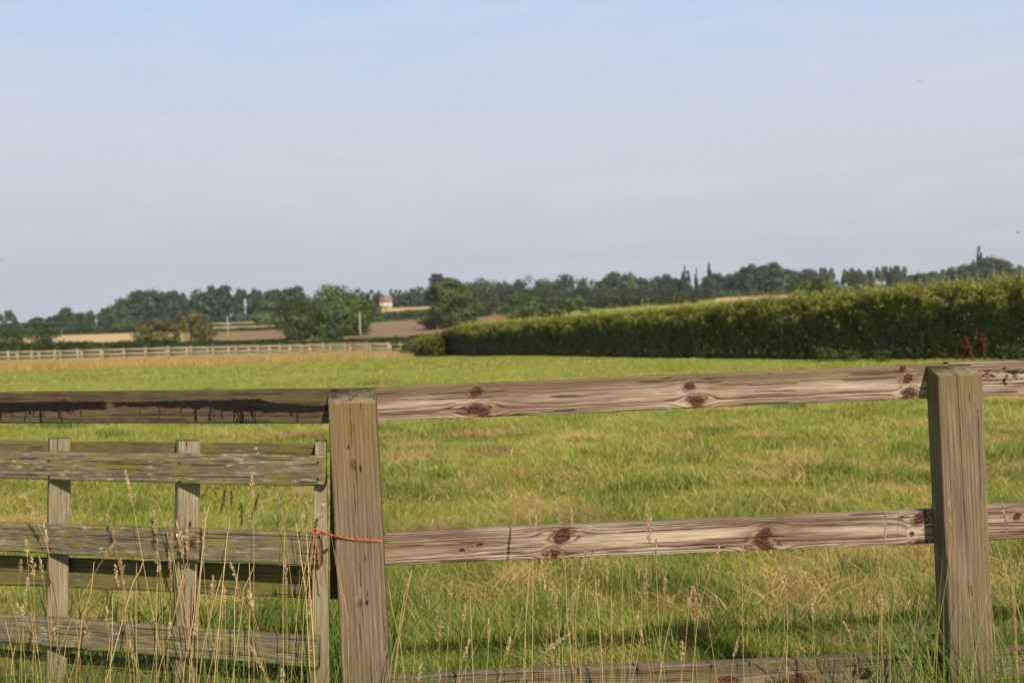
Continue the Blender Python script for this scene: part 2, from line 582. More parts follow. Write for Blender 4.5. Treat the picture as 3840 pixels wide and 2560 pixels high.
def flat_sawn(knots, seed, A=8.5, drift=.25, slope=1.4, tarfn=None, mossfn=None, v0=0.0, wander=.35, crackfn=None, whitefn=None, rustfn=None, relief=.0008):
    """ring pattern of a flat sawn plank: tight lines at both edges, cathedral arches in the middle, lines bending round the knots
    knots: (u metres, v -1..1, half length m, half height m, tilt)"""

    def fn(u, V, vv, Hh):
        h = Hh / 2
        v = vv.copy()
        knot = np.zeros_like(v)
        halo = np.zeros_like(v)
        split = np.zeros_like(v)
        extra = np.zeros_like(v)
        for (ku, kv, ra, rb, tilt) in knots:
            du = u - ku
            dv = (V - kv) * h
            du2 = du * math.cos(tilt) + dv * math.sin(tilt)
            dv2 = -du * math.sin(tilt) + dv * math.cos(tilt)
            q = np.sqrt((du2 / ra) ** 2 + (dv2 / rb) ** 2) + (fbm(u * 60, V * 6, seed=seed + 9) - .5) * .75
            knot = np.maximum(knot, np.clip((1.08 - q) / .25, 0, 1) * .93)
            halo = np.maximum(halo, .55 * np.clip((1.75 - q) / .7, 0, 1))
            halo = np.maximum(halo, .6 * np.exp(-(dv2 / (rb * .8)) ** 2) * np.exp(-np.abs(du) / (ra * 1.6)) * np.clip(fbm(u * 20, V * 16, seed=seed + 11) * 3 - .9, 0, 1))
            split = np.maximum(split, np.clip((.0011 - np.abs(dv2 + .2 * rb * np.sin(du2 * 300))) / .0008, 0, 1) * (np.abs(du2) < ra * .8))
            split = np.maximum(split, .8 * np.clip((.10 - np.abs(q - 1.0)) / .06, 0, 1) * (fbm(u * 40, V * 5, seed=seed + 12) > .52))
            amp = (rb + .006) / h
            infl = np.exp(-(du / (ra * 2.6)) ** 2) * np.exp(-(dv / (rb * 3.0)) ** 2)
            v = v - amp * np.tanh(dv / (rb * .55)) * infl
            extra = extra + 1.5 * np.exp(-(q / 1.35) ** 2)
        ctr = v0 + wander * (fbm(u * 1.1 + seed * 5.3, 0 * u, seed=seed) - .5) * 2
        s = v - ctr
        low = fbm(u * 2.2 + seed, vv * 1.3, seed=seed + 2) - .5
        ring = A * .62 * (np.sqrt(s * s + .01) ** 1.75) + .45 * slope * u * np.exp(-(s / .4) ** 2) + drift * 2.4 * low + extra
        ring = ring + (fbm(u * 16, vv * 9 + seed, seed=seed + 4) - .5) * .5
        calm = .75 * np.exp(-(s / .27) ** 2)
        d = {'ring': ring, 'knot': knot, 'calm': calm}
        ph = ring - np.floor(ring)
        d['disp'] = relief * (.5 + .5 * np.sin(2 * math.pi * ph)) - .0012 * knot * 0
        if tarfn:
            d['tar'] = tarfn(u, V)
        if mossfn:
            d['moss'] = mossfn(u, V)
        if crackfn:
            split = np.maximum(split, crackfn(u, V))
        if whitefn:
            d['white'] = whitefn(u, V)
        chk = fbm(u * 3.5, V * 42 + seed, seed=seed + 14, oct=3)      # fine drying checks along the grain
        split = np.maximum(split, .75 * np.clip((chk - .735) / .03, 0, 1))
        d['crack'] = split
        d['rust'] = np.maximum(halo, rustfn(u, V)) if rustfn else halo
        return d
    return fn


FENCE_YAW = R(4.4)
FN = (-math.sin(FENCE_YAW), math.cos(FENCE_YAW), 0)


def fence_y(px, off=0.0):
    """forward distance of the fence plane (post fronts) on the ray column px"""
    x = (px - 1920) / F
    # plane: through the left post front (px 1315, Y 2.80) with direction (cos, sin)
    x0 = (1315 - 1920) / F * 2.80
    t = math.tan(FENCE_YAW)
    return (2.80 - x0 * t) / (1 - x * t) + off


def corners(lt, lb, rt, rb, yl, yr, yl2=None, yr2=None):
    return (at(*lt, yl), at(*lb, yl2 or yl), at(*rt, yr), at(*rb, yr2 or yr))


# ------------------------------------------------------------------ setting: ground
def build_ground():
    az = np.concatenate([np.linspace(-180, -40, 36)[:-1], np.linspace(-40, 40, 230), np.linspace(40, 180, 36)[1:-1]])
    r = np.concatenate([[.15], np.geomspace(.4, 9000, 210)])
    A, Rr = np.meshgrid(np.radians(az), r, indexing='ij')
    X, Y = Rr * np.sin(A), Rr * np.cos(A)
    # use the true forward distance so the rings follow the profile
    Z = ground_z(X, Y)
    n, m = X.shape
    V = np.stack([X, Y, Z], -1).reshape(-1, 3)
    i = np.arange(n)[:, None] * m
    j = ((np.arange(n) + 1) % n)[:, None] * m
    k = np.arange(m - 1)[None]
    q = np.stack([i + k, i + k + 1, j + k + 1, j + k], -1).reshape(-1, 4)
    V = np.vstack([V, [0, 0, gz(0, 0.01)]])
    c = n * m
    t = np.array([(c, a * m, ((a + 1) % n) * m) for a in range(n)])
    me = mesh_np('ground', V, [q, t], ground_material(), smooth=True)
    o = link('ground', me)
    tag(o, None, None, None, 'structure')


build_ground()


def field_sheet(name, px0, px1, y0, y1, mat, lift=.25, skew=(0, 0), nu=40, nv=24):
    """a crop field lying on the hillside; bounded by ray columns px0..px1 and distances y0..y1, edges skewed in distance to the right"""
    U, T = np.meshgrid(np.linspace(0, 1, nu), np.linspace(0, 1, nv), indexing='ij')
    px = px0 + (px1 - px0) * U
    Ya = y0 + skew[0] * (U - .5)
    Yb = y1 + skew[1] * (U - .5)
    Y = Ya + (Yb - Ya) * T
    X = (px - 1920) / F * Y
    Z = ground_z(X, Y) + lift
    V = np.stack([X, Y, Z], -1).reshape(-1, 3)
    i = np.arange(nu - 1)[:, None] * nv
    k = np.arange(nv - 1)[None]
    q = np.stack([i + k, i + nv + k, i + nv + k + 1, i + k + 1], -1).reshape(-1, 4)
    o = link(name, mesh_np(name, V, [q], mat, smooth=True))
    tag(o, None, None, None, 'structure')
    return o


MAT_STUBBLE = crop_material('stubble', (.58, .42, .215), (.66, .485, .255), .8)
MAT_PLOUGH = crop_material('ploughed_soil', (.26, .172, .102), (.325, .215, .125), 1.2)
field_sheet('stubble_field', -300, 690, 190, 345, MAT_STUBBLE, skew=(0, 40))
field_sheet('stubble_field', 640, 1080, 390, 440, MAT_STUBBLE)
field_sheet('stubble_field', 560, 1040, 475, 515, MAT_STUBBLE)
field_sheet('stubble_field', 380, 480, 378, 420, MAT_STUBBLE)
field_sheet('stubble_field', 1300, 1660, 440, 585, MAT_STUBBLE)
field_sheet('ploughed_field', 650, 1130, 205, 345, MAT_PLOUGH, skew=(0, 60))
field_sheet('ploughed_field', 1290, 1900, 170, 350, MAT_PLOUGH, skew=(0, 40))
field_sheet('stubble_field', 2690, 3000, 330, 520, MAT_STUBBLE)
field_sheet('stubble_field', 3050, 4300, 440, 540, MAT_STUBBLE, skew=(-60, 0))
field_sheet('stubble_field', 3250, 4300, 300, 380, MAT_STUBBLE)


# ------------------------------------------------------------------ foliage geometry
def leaf_cards(C, Nrm, S, aspect, cols, r):
    """small bent leaf shapes: two triangles folded on the midrib"""
    n = len(C)
    Nrm = Nrm / (np.linalg.norm(Nrm, axis=1)[:, None] + 1e-9)
    ref = r.normal(size=(n, 3))
    A = np.cross(Nrm, ref)
    A /= np.linalg.norm(A, axis=1)[:, None] + 1e-9
    B = np.cross(Nrm, A)
    s = S[:, None]
    P = np.stack([C - A * s, C + B * s * aspect + Nrm * s * .12, C + A * s * 1.05 - Nrm * s * .2, C - B * s * aspect + Nrm * s * .12], 1)
    q = np.arange(n * 4).reshape(n, 4)
    cc = np.repeat(cols, 4, axis=0)
    return P.reshape(-1, 3), q, cc


def unit(n, r):
    d = r.normal(size=(n, 3))
    return d / np.linalg.norm(d, axis=1)[:, None]


def tree_proto(kind, seed, nleaf, leaf):
    """a crown and a trunk in a unit frame: height 1, width 1"""
    r = np.random.default_rng(seed)
    lobes = []
    z0 = .16
    if kind == 'round':
        for k in range(26):
            d = unit(1, r)[0]
            rad = r.uniform(.75, 1.0)
            c = np.array([d[0] * .33 * rad, d[1] * .33 * rad, .56 + d[2] * .29 * rad])
            if c[2] < .25:
                c[2] = .25 + r.uniform(0, .1)
            lobes.append((c, r.uniform(.12, .2)))
        lobes.append((np.array([0, 0, .50]), .40))
    elif kind == 'broad':
        for k in range(30):
            a = r.uniform(0, 2 * math.pi)
            q = math.sqrt(r.uniform(0, 1)) * .42
            zt = .40 + .42 * math.sqrt(max(0, 1 - (q / .46) ** 2)) * r.uniform(.3, 1)
            lobes.append((np.array([q * math.cos(a), q * math.sin(a), zt]), r.uniform(.09, .16)))
        lobes += [(np.array([.14, 0, .46]), .33), (np.array([-.14, .05, .46]), .33)]
    elif kind == 'loose':
        for k in range(17):
            a = r.uniform(0, 2 * math.pi)
            q = math.sqrt(r.uniform(0, 1)) * .42
            zt = .42 + .45 * math.sqrt(max(0, 1 - (q / .48) ** 2)) * r.uniform(.3, 1)
            lobes.append((np.array([q * math.cos(a), q * math.sin(a), zt]), r.uniform(.07, .13)))
        z0 = .3
    elif kind == 'tall':
        for k in range(28):
            t = r.uniform(0, 1)
            w = .40 * math.sin(math.pi * min(1, .18 + .8 * t)) ** .7
            a = r.uniform(0, 2 * math.pi)
            q = w * r.uniform(.4, 1)
            lobes.append((np.array([q * math.cos(a), q * math.sin(a), .2 + .72 * t]), r.uniform(.10, .17)))
        lobes += [(np.array([0, 0, .32]), .30), (np.array([0, 0, .56]), .27), (np.array([0, 0, .75]), .17)]
    elif kind == 'poplar':
        for k in range(26):
            t = r.uniform(0, 1)
            w = .32 * (math.sin(math.pi * (.12 + .86 * t)) ** .6)
            a = r.uniform(0, 2 * math.pi)
            q = w * r.uniform(.2, 1)
            lobes.append((np.array([q * math.cos(a), q * math.sin(a), .10 + .84 * t]), r.uniform(.13, .2) * (1 - .5 * t)))
        z0 = .05
    elif kind == 'cedar':
        for k in range(9):
            t = k / 8
            z = .35 + .58 * t
            for j in range(3):
                a = r.uniform(0, 2 * math.pi)
                q = (.44 - .28 * t) * r.uniform(.3, 1)
                lobes.append((np.array([q * math.cos(a), q * math.sin(a), z]), r.uniform(.07, .13)))
        z0 = .3
    elif kind == 'bush':
        for k in range(24):
            d = unit(1, r)[0]
            c = np.array([d[0] * .36, d[1] * .36, .42 + d[2] * .36])
            c[2] = max(c[2], .12)
            lobes.append((c, r.uniform(.12, .22)))
        lobes.append((np.array([0, 0, .35]), .3))
        z0 = .05
    elif kind == 'cone':
        for k in range(30):
            t = r.uniform(0, 1)
            w = .38 * (1 - t) ** .7
            a = r.uniform(0, 2 * math.pi)
            q = w * r.uniform(.3, 1)
            lobes.append((np.array([q * math.cos(a), q * math.sin(a), .08 + .84 * t]), .06 + .12 * (1 - t)))
        z0 = .03
    wts = np.array([l[1] ** 2 for l in lobes])
    wts /= wts.sum()
    pick = r.choice(len(lobes), nleaf, p=wts)
    C0 = np.array([l[0] for l in lobes])[pick]
    R0 = np.array([l[1] for l in lobes])[pick]
    d = unit(nleaf, r)
    d[:, 2] = np.where(r.random(nleaf) < .3, np.abs(d[:, 2]), d[:, 2])
    rad = R0 * (r.random(nleaf) ** .35) * r.uniform(.84, 1.04, nleaf)
    flat = .55 if kind == 'cedar' else 1.0
    P = C0 + d * rad[:, None] * np.array([1, 1, .85 * flat])
    P[:, 2] = np.maximum(P[:, 2], .02)
    N = d + .38 * unit(nleaf, r) + np.array([0, 0, .25])
    S = leaf * r.uniform(.6, 1.35, nleaf)
    tone = .75 + .5 * _hash(pick, pick * 0 + seed, pick * 0, 3)
    tone = tone * r.uniform(.85, 1.15, nleaf)
    cols = np.stack([tone * (1 + .25 * (r.random(nleaf) - .5)), tone, tone * (1 + .2 * (r.random(nleaf) - .5))], 1)
    zmin, zmax = np.percentile(P[:, 2], 1.5), np.percentile(P[:, 2], 99.3)
    base = {'loose': .16, 'cedar': .14, 'round': .0, 'broad': .02, 'tall': .0}.get(kind, .0)
    P[:, 2] = base + (1 - base) * (P[:, 2] - zmin) / (zmax - zmin)
    wmax = (np.percentile(np.abs(P[:, 0]), 93.5))
    P[:, 0] /= 2 * wmax
    P[:, 1] /= 2 * wmax
    leaves = leaf_cards(P, N, S, .7, cols, r)
    # trunk and limbs
    tb = MB()
    tr = {'poplar': .05, 'bush': .03, 'cone': .04}.get(kind, .028)
    zz = np.linspace(-.02, .62, 6)
    tb.tube([(math.sin(z * 5 + seed) * .012, math.cos(z * 4) * .01, z) for z in zz], tr * (1 - .75 * (zz - zz[0]) / .66), 7, (.07, .06, .045))
    for k in range(8):
        c, rr = lobes[int(r.integers(0, len(lobes)))]
        c = np.array([c[0] / (2 * wmax), c[1] / (2 * wmax), base + (1 - base) * max(.1, c[2] - zmin) / (zmax - zmin)])
        s = np.array([0, 0, r.uniform(z0, .45)])
        mid = (s + c) / 2 + np.array([0, 0, -.03])
        tb.tube([s, mid, c], [tr * .45, tr * .3, tr * .12], 5, (.07, .06, .045))
    return leaves, tb


PROTO = {}


def get_proto(kind, seed, nleaf, leaf, color, mat):
    key = (kind, seed, nleaf, leaf, color)
    if key not in PROTO:
        (V, q, c), tb = tree_proto(kind, seed, nleaf, leaf)
        PROTO[key] = (mesh_np(kind + '_crown', V, [q], mat, c * np.array(color)), tb.mesh(kind + '_trunk', MAT_BARK))
    return PROTO[key]


DARK = (.050, .078, .030)
MID = (.070, .105, .034)
LIGHT = (.105, .160, .046)
BROWNISH = (.150, .145, .046)
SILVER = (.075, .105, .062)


def tree(name, px, top, width, Y, kind, color, label, cat='tree', group=None, seed=1, nleaf=1500, leaf=.045, mat=None, sink=0.0):
    X = (px - 1920) / F * Y
    z = gz(X, Y) - sink
    p = at(px, top, Y)
    H = p.z - z
    w = width / F * Y
    crown, trunk = get_proto(kind, seed, nleaf, leaf, color, mat or MAT_LEAF)
    root = thing(name, (X, Y, z), label, cat, group)
    root.scale = (w, w, H)
    root.rotation_euler = (0, 0, (px * 1.7) % 6.28)
    link('crown', crown, root)
    link('trunk', trunk, root)
    return root


G_RIDGE = 'trees along the far ridge'
# far ridge, left of the field
far_left = [
    (30, 1166, 66, 640, 'loose', SILVER, 'hazy pale loose-crowned oak at the far left end of the ridge', 3),
    (150, 1190, 60, 600, 'bush', DARK, 'low dark bush on the skyline between the pale oak and first dome-shaped tree', 8),
    (205, 1186, 55, 560, 'broad', DARK, 'small dark tree touching the left side of the first dome-shaped ridge tree', 4),
    (262, 1156, 74, 560, 'round', DARK, 'lone dark dome-shaped tree, the first tall one on the ridge from the left', 1),
    (331, 1168, 46, 560, 'round', DARK, 'small dark dome-shaped tree beside the gap left of the thin ridge pole', 5),
    (402, 1157, 66, 560, 'broad', DARK, 'low dark tree at the foot of the big left-hand ridge clump', 2),
    (468, 1122, 84, 555, 'tall', MID, 'lighter green tree on the left shoulder of the big ridge clump', 6),
    (552, 1092, 138, 570, 'round', DARK, 'largest dark tree forming the top of the big left-hand ridge clump', 7),
    (660, 1094, 96, 570, 'broad', DARK, 'dark round-topped tree right of the largest tree in the left-hand clump', 1),
    (728, 1125, 46, 570, 'round', DARK, 'small tree filling the notch between the left-hand clump and lone ridge oak', 5),
    (806, 1077, 146, 540, 'broad', DARK, 'tall broad dark oak standing alone in the middle of the left ridge', 7),
    (875, 1110, 50, 545, 'loose', DARK, 'loose dark tree leaning on the right side of the lone ridge oak', 3),
    (935, 1087, 100, 545, 'loose', DARK, 'gappy dark tree, left one of the ridge group above the stubble strips', 9),
    (1000, 1098, 70, 545, 'round', DARK, 'dark tree between the gappy one and double-domed one on the ridge', 5),
    (1085, 1082, 140, 545, 'broad', DARK, 'wide double-domed dark tree on the ridge just left of the big green tree', 4),
    (998, 1128, 98, 480, 'bush', LIGHT, 'pale rounded bushy tree standing in front of the dark ridge group', 8),
    (902, 1140, 50, 530, 'bush', MID, 'small bush closing the gap between the lone ridge oak and gappy dark tree', 8),
    (490, 1185, 60, 420, 'bush', LIGHT, 'pale green bush below the left shoulder of the big ridge clump', 8),
]
for px, top, w, Y, k, c, lab, sd in far_left:
    tree('ridge_tree', px, top, w * .97, Y, k, c, lab, 'tree', G_RIDGE, sd, 3800, .054)
# poplars and trees near the house
G_POP = 'slender trees near the far house'
for px, top, w, lab in [
    (1322, 1100, 34, 'slim dark tree, first of the row left of the telegraph pole top'),
    (1348, 1086, 40, 'tallest slim dark tree just above the right-hand telegraph pole'),
    (1368, 1110, 26, 'short slim tree tucked against the tallest one by the telegraph pole'),
    (1402, 1090, 34, 'slim tree standing immediately left of the far cream house'),
    (1428, 1094, 26, 'narrow tree overlapping the left wall of the far cream house'),
    (1476, 1087, 24, 'left one of three slim trees between house and red-roofed barn'),
    (1492, 1088, 24, 'middle one of three slim trees between house and red-roofed barn'),
    (1509, 1090, 26, 'right one of three slim trees between house and red-roofed barn'),
    (1552, 1084, 34, 'slim tree beside the red-roofed barn, left of the next taller one'),
    (1568, 1077, 28, 'taller slim tree second to the right of the red-roofed barn'),
    (1588, 1079, 32, 'slim tree third to the right of the red-roofed barn'),
    (1610, 1088, 40, 'wider slim tree fourth to the right of the red-roofed barn'),
]:
    tree('poplar_tree', px, top, w * 1.25, 600, 'poplar', DARK, lab, 'tree', G_POP, 20 + px % 3, 900, .075)
tree('ridge_tree', 1440, 1098, 70, 660, 'round', DARK, 'round dark tree rising directly behind the roof of the cream house', 'tree', G_RIDGE, 1, 1600, .042)
tree('ridge_tree', 1403, 1140, 62, 430, 'round', DARK, 'round dark tree on the field edge below the cream house', 'tree', G_RIDGE, 5, 1600, .042)
tree('ridge_tree', 1535, 1092, 60, 680, 'broad', DARK, 'dim rounded tree on the skyline behind the red-roofed barn', 'tree', G_RIDGE, 2, 1600, .042)
tree('cedar_tree', 1652, 1028, 86, 520, 'cedar', (.028, .040, .026), 'near-black layered conifer poking above the ridge behind the lone field tree', 'tree', None, 31, 1800, .04)

# middle distance
tree('field_tree', 1116, 1122, 128, 205, 'round', (.080, .100, .028), 'dark olive tree with rounded crown pressed against the left of the big green tree', 'tree', None, 41, 8000, .030)
tree('field_tree', 1262, 1078, 232, 215, 'round', (.092, .135, .034), 'big bright green tree with uneven crown standing behind the paddock rail fence', 'tree', None, 42, 13000, .026)
tree('willow_shrub', 1246, 1195, 84, 140, 'cone', SILVER, 'small grey-green conical shrub in front of the big green tree', 'shrub', None, 43, 3000, .03)
tree('field_tree', 1700, 1048, 160, 230, 'tall', (.090, .118, .028), 'solitary conical dark green tree behind the left end of the clipped hedge', 'tree', None, 44, 12000, .028)
tree('field_tree', 20, 1225, 100, 160, 'round', (.065, .095, .028), 'dark green tree cut off by the left edge of the photo', 'tree', None, 45, 5000, .028)
tree('field_tree', 160, 1205, 98, 165, 'tall', (.075, .115, .030), 'leafy green tree standing in front of the wide stubble field', 'tree', None, 46, 5000, .028)
tree('thorn_bush', 598, 1195, 140, 185, 'bush', BROWNISH, 'brownish green thorn bush at the right end of the wide stubble field', 'bush', None, 47, 4500, .03)
tree('thorn_bush', 718, 1165, 130, 188, 'loose', BROWNISH, 'taller see-through brownish thorn bush just left of the telegraph pole', 'bush', None, 48, 3800, .03)
tree('thorn_bush', 770, 1205, 80, 188, 'bush', BROWNISH, 'low olive thorn bush filling the foot of the taller see-through one', 'bush', None, 49, 3000, .034)
tree('field_tree', 1955, 1103, 150, 240, 'bush', LIGHT, 'light green rounded tree rising just above the left half of the hedge', 'tree', None, 50, 4500, .03)
tree('field_tree', 2140, 1110, 150, 235, 'loose', LIGHT, 'pale feathery tree above the hedge, right of the light green rounded one', 'tree', None, 51, 3800, .03)
tree('field_tree', 2055, 1140, 70, 238, 'bush', BROWNISH, 'small olive bush between the two light green trees behind the hedge', 'bush', None, 52, 2400, .036)
tree('field_tree', 1790, 1150, 110, 330, 'bush', MID, 'mid green bush right of the solitary conical tree', 'bush', None, 53, 2400, .036)
tree('hedge_tree', 3055, 1046, 180, 150, 'bush', (.095, .130, .032), 'fresh green bushy tree seen over the middle of the right hedge', 'tree', None, 54, 4500, .03)

# right ridge
far_right = [
    (2335, 1024, 108, 560, 'round', MID, 'pale green dome-shaped tree rising from the ridge wood left of the three spires', 7),
    (2268, 1052, 60, 570, 'bush', DARK, 'low dark tree left of the pale green dome on the right ridge', 8),
    (2405, 1044, 70, 560, 'broad', DARK, 'low dark tree right of the pale green dome on the right ridge', 2),
    (2455, 1040, 60, 565, 'round', DARK, 'dark low tree left of the darker dome before the spire pair', 5),
    (2498, 1033, 66, 565, 'round', (.034, .048, .024), 'darkest dome on the ridge between the pale green dome and spire trees', 1),
    (2550, 1048, 70, 570, 'broad', DARK, 'low tree at the left foot of the double spire tree', 4),
    (2690, 1028, 100, 560, 'broad', DARK, 'dark tree at the foot of the sharpest spire tree', 2),
    (2755, 1031, 80, 560, 'round', DARK, 'dark tree in the dip between the spire trees and broadest oak', 5),
    (2820, 1000, 110, 545, 'broad', DARK, 'left shoulder tree of the broadest oak group on the right ridge', 4),
    (2905, 989, 160, 545, 'broad', DARK, 'broadest dark oak on the right ridge with sky gaps in its crown', 7),
    (3040, 1012, 96, 545, 'round', DARK, 'dark dome-shaped tree behind the fresh green bushy tree', 1),
    (3108, 1006, 70, 600, 'loose', SILVER, 'thin-crowned pale tree with bare gaps beside the gap in the ridge', 3),
    (3195, 1010, 70, 560, 'loose', DARK, 'loose dark tree, first one right of the gap in the ridge', 9),
    (3228, 1018, 70, 555, 'round', DARK, 'dense dark tree second to the right of the ridge gap', 5),
    (3268, 1016, 42, 560, 'tall', DARK, 'narrow dark tree third to the right of the ridge gap', 6),
    (3313, 1002, 60, 620, 'loose', SILVER, 'tall-stemmed pale tree, left one of the gappy pair on the right ridge', 3),
    (3365, 1000, 66, 620, 'loose', SILVER, 'tall-stemmed pale tree, right one of the gappy pair on the right ridge', 9),
    (3372, 1020, 64, 560, 'round', DARK, 'dark bush-like tree beneath the right one of the gappy pair', 1),
    (3420, 1032, 60, 640, 'bush', SILVER, 'dim low tree left of the flat olive dome on the right ridge', 8),
    (3482, 1022, 92, 555, 'round', MID, 'flat olive dome tree standing alone above the stubble strip', 7),
    (3552, 1012, 50, 680, 'loose', SILVER, 'hazy faint tree behind the left side of the last ridge group', 3),
    (3596, 997, 72, 600, 'round', DARK, 'rounded grey-green tree left of the tall spire by the right edge', 5),
    (3655, 992, 80, 560, 'round', DARK, 'dark tree at the left foot of the tall spire by the right edge', 1),
    (3728, 968, 104, 560, 'round', DARK, 'big dark rounded tree right of the tall spire by the right edge', 7),
    (3780, 988, 60, 560, 'broad', DARK, 'dark tree sloping down from the big rounded one near the right edge', 2),
    (3835, 998, 50, 640, 'round', SILVER, 'grey tree cut off by the right edge of the photo', 5),
]
for px, top, w, Y, k, c, lab, sd in far_right:
    tree('ridge_tree', px, top, w * .97, Y, k, c, lab, 'tree', G_RIDGE, sd, 3800, .054)
G_SP = 'spire-shaped poplars on the right ridge'
for px, top, w, lab in [
    (2574, 1000, 24, 'spire poplar with a twin, the leftmost spire on the ridge'),
    (2590, 1018, 18, 'shorter twin spire leaning on the leftmost spire poplar'),
    (2619, 1008, 14, 'thinnest spire poplar, between the twin and the sharp one'),
    (2668, 991, 20, 'sharply pointed spire poplar right of the thinnest one'),
    (3678, 929, 32, 'tallest spire poplar, alone near the right edge above dark trees'),
]:
    tree('poplar_tree', px, top, w, 560, 'poplar', (.040, .056, .030), lab, 'tree', G_SP, 20 + px % 3, 1100, .07)


# woods that read as one mass
def wood_mass(name, spec, color, nleaf, label):
    """spec: list of (px, top, width, Y)"""
    Vs, qs, cs, n = [], [], [], 0
    for i, (px, top, w, Y) in enumerate(spec):
        (V, q, c), _ = tree_proto(('round', 'broad', 'tall', 'bush')[i % 4], 60 + i, nleaf, .05)
        X = (px - 1920) / F * Y
        z = gz(X, Y)
        H = at(px, top, Y).z - z
        ww = w / F * Y
        Vs.append(V * np.array([ww, ww, H]) + np.array([X, Y, z]))
        qs.append(q + n)
        tone = .8 + .45 * random.random()
        cs.append(c * np.array(color) * np.array([tone * random.uniform(.9, 1.2), tone, tone]))
        n += len(V)
    o = link(name, mesh_np(name, np.vstack(Vs), [np.vstack(qs)], MAT_LEAF, np.vstack(cs)))
    tag(o, label, 'wood', None, 'stuff')


rw = []
_tops = [(1690, 1075), (1735, 1064), (1775, 1058), (1815, 1042), (1850, 1052), (1900, 1056), (1950, 1050), (2000, 1040), (2050, 1046), (2090, 1050), (2125, 1030),
         (2170, 1046), (2210, 1045), (2245, 1062)]
for i, (px, tp) in enumerate(_tops):
    rw.append((px, tp, 76, 560 + 25 * (i % 3)))
for i in range(12):
    rw.append((1680 + i * 52, 1085 + random.uniform(-8, 8), 80, 520))
wood_mass('ridge_woodland', rw, DARK, 1000, 'continuous dark woodland along the ridge between the conifer and pale green dome')
pw = []
for i in range(22):
    px = 1790 + i * 41
    pw.append((px, 1092 - 12 * (i / 21) + random.uniform(-8, 8) - (6 if i % 5 == 2 else 0), 66, 380 + 14 * (i % 3)))
for i in range(15):
    pw.append((1800 + i * 56, 1118 - 10 * i / 15 + random.uniform(-8, 8), 80, 345))
wood_mass('plantation', pw, (.052, .066, .026), 1000, 'even-topped mid green plantation below the ridge behind the clipped hedge')


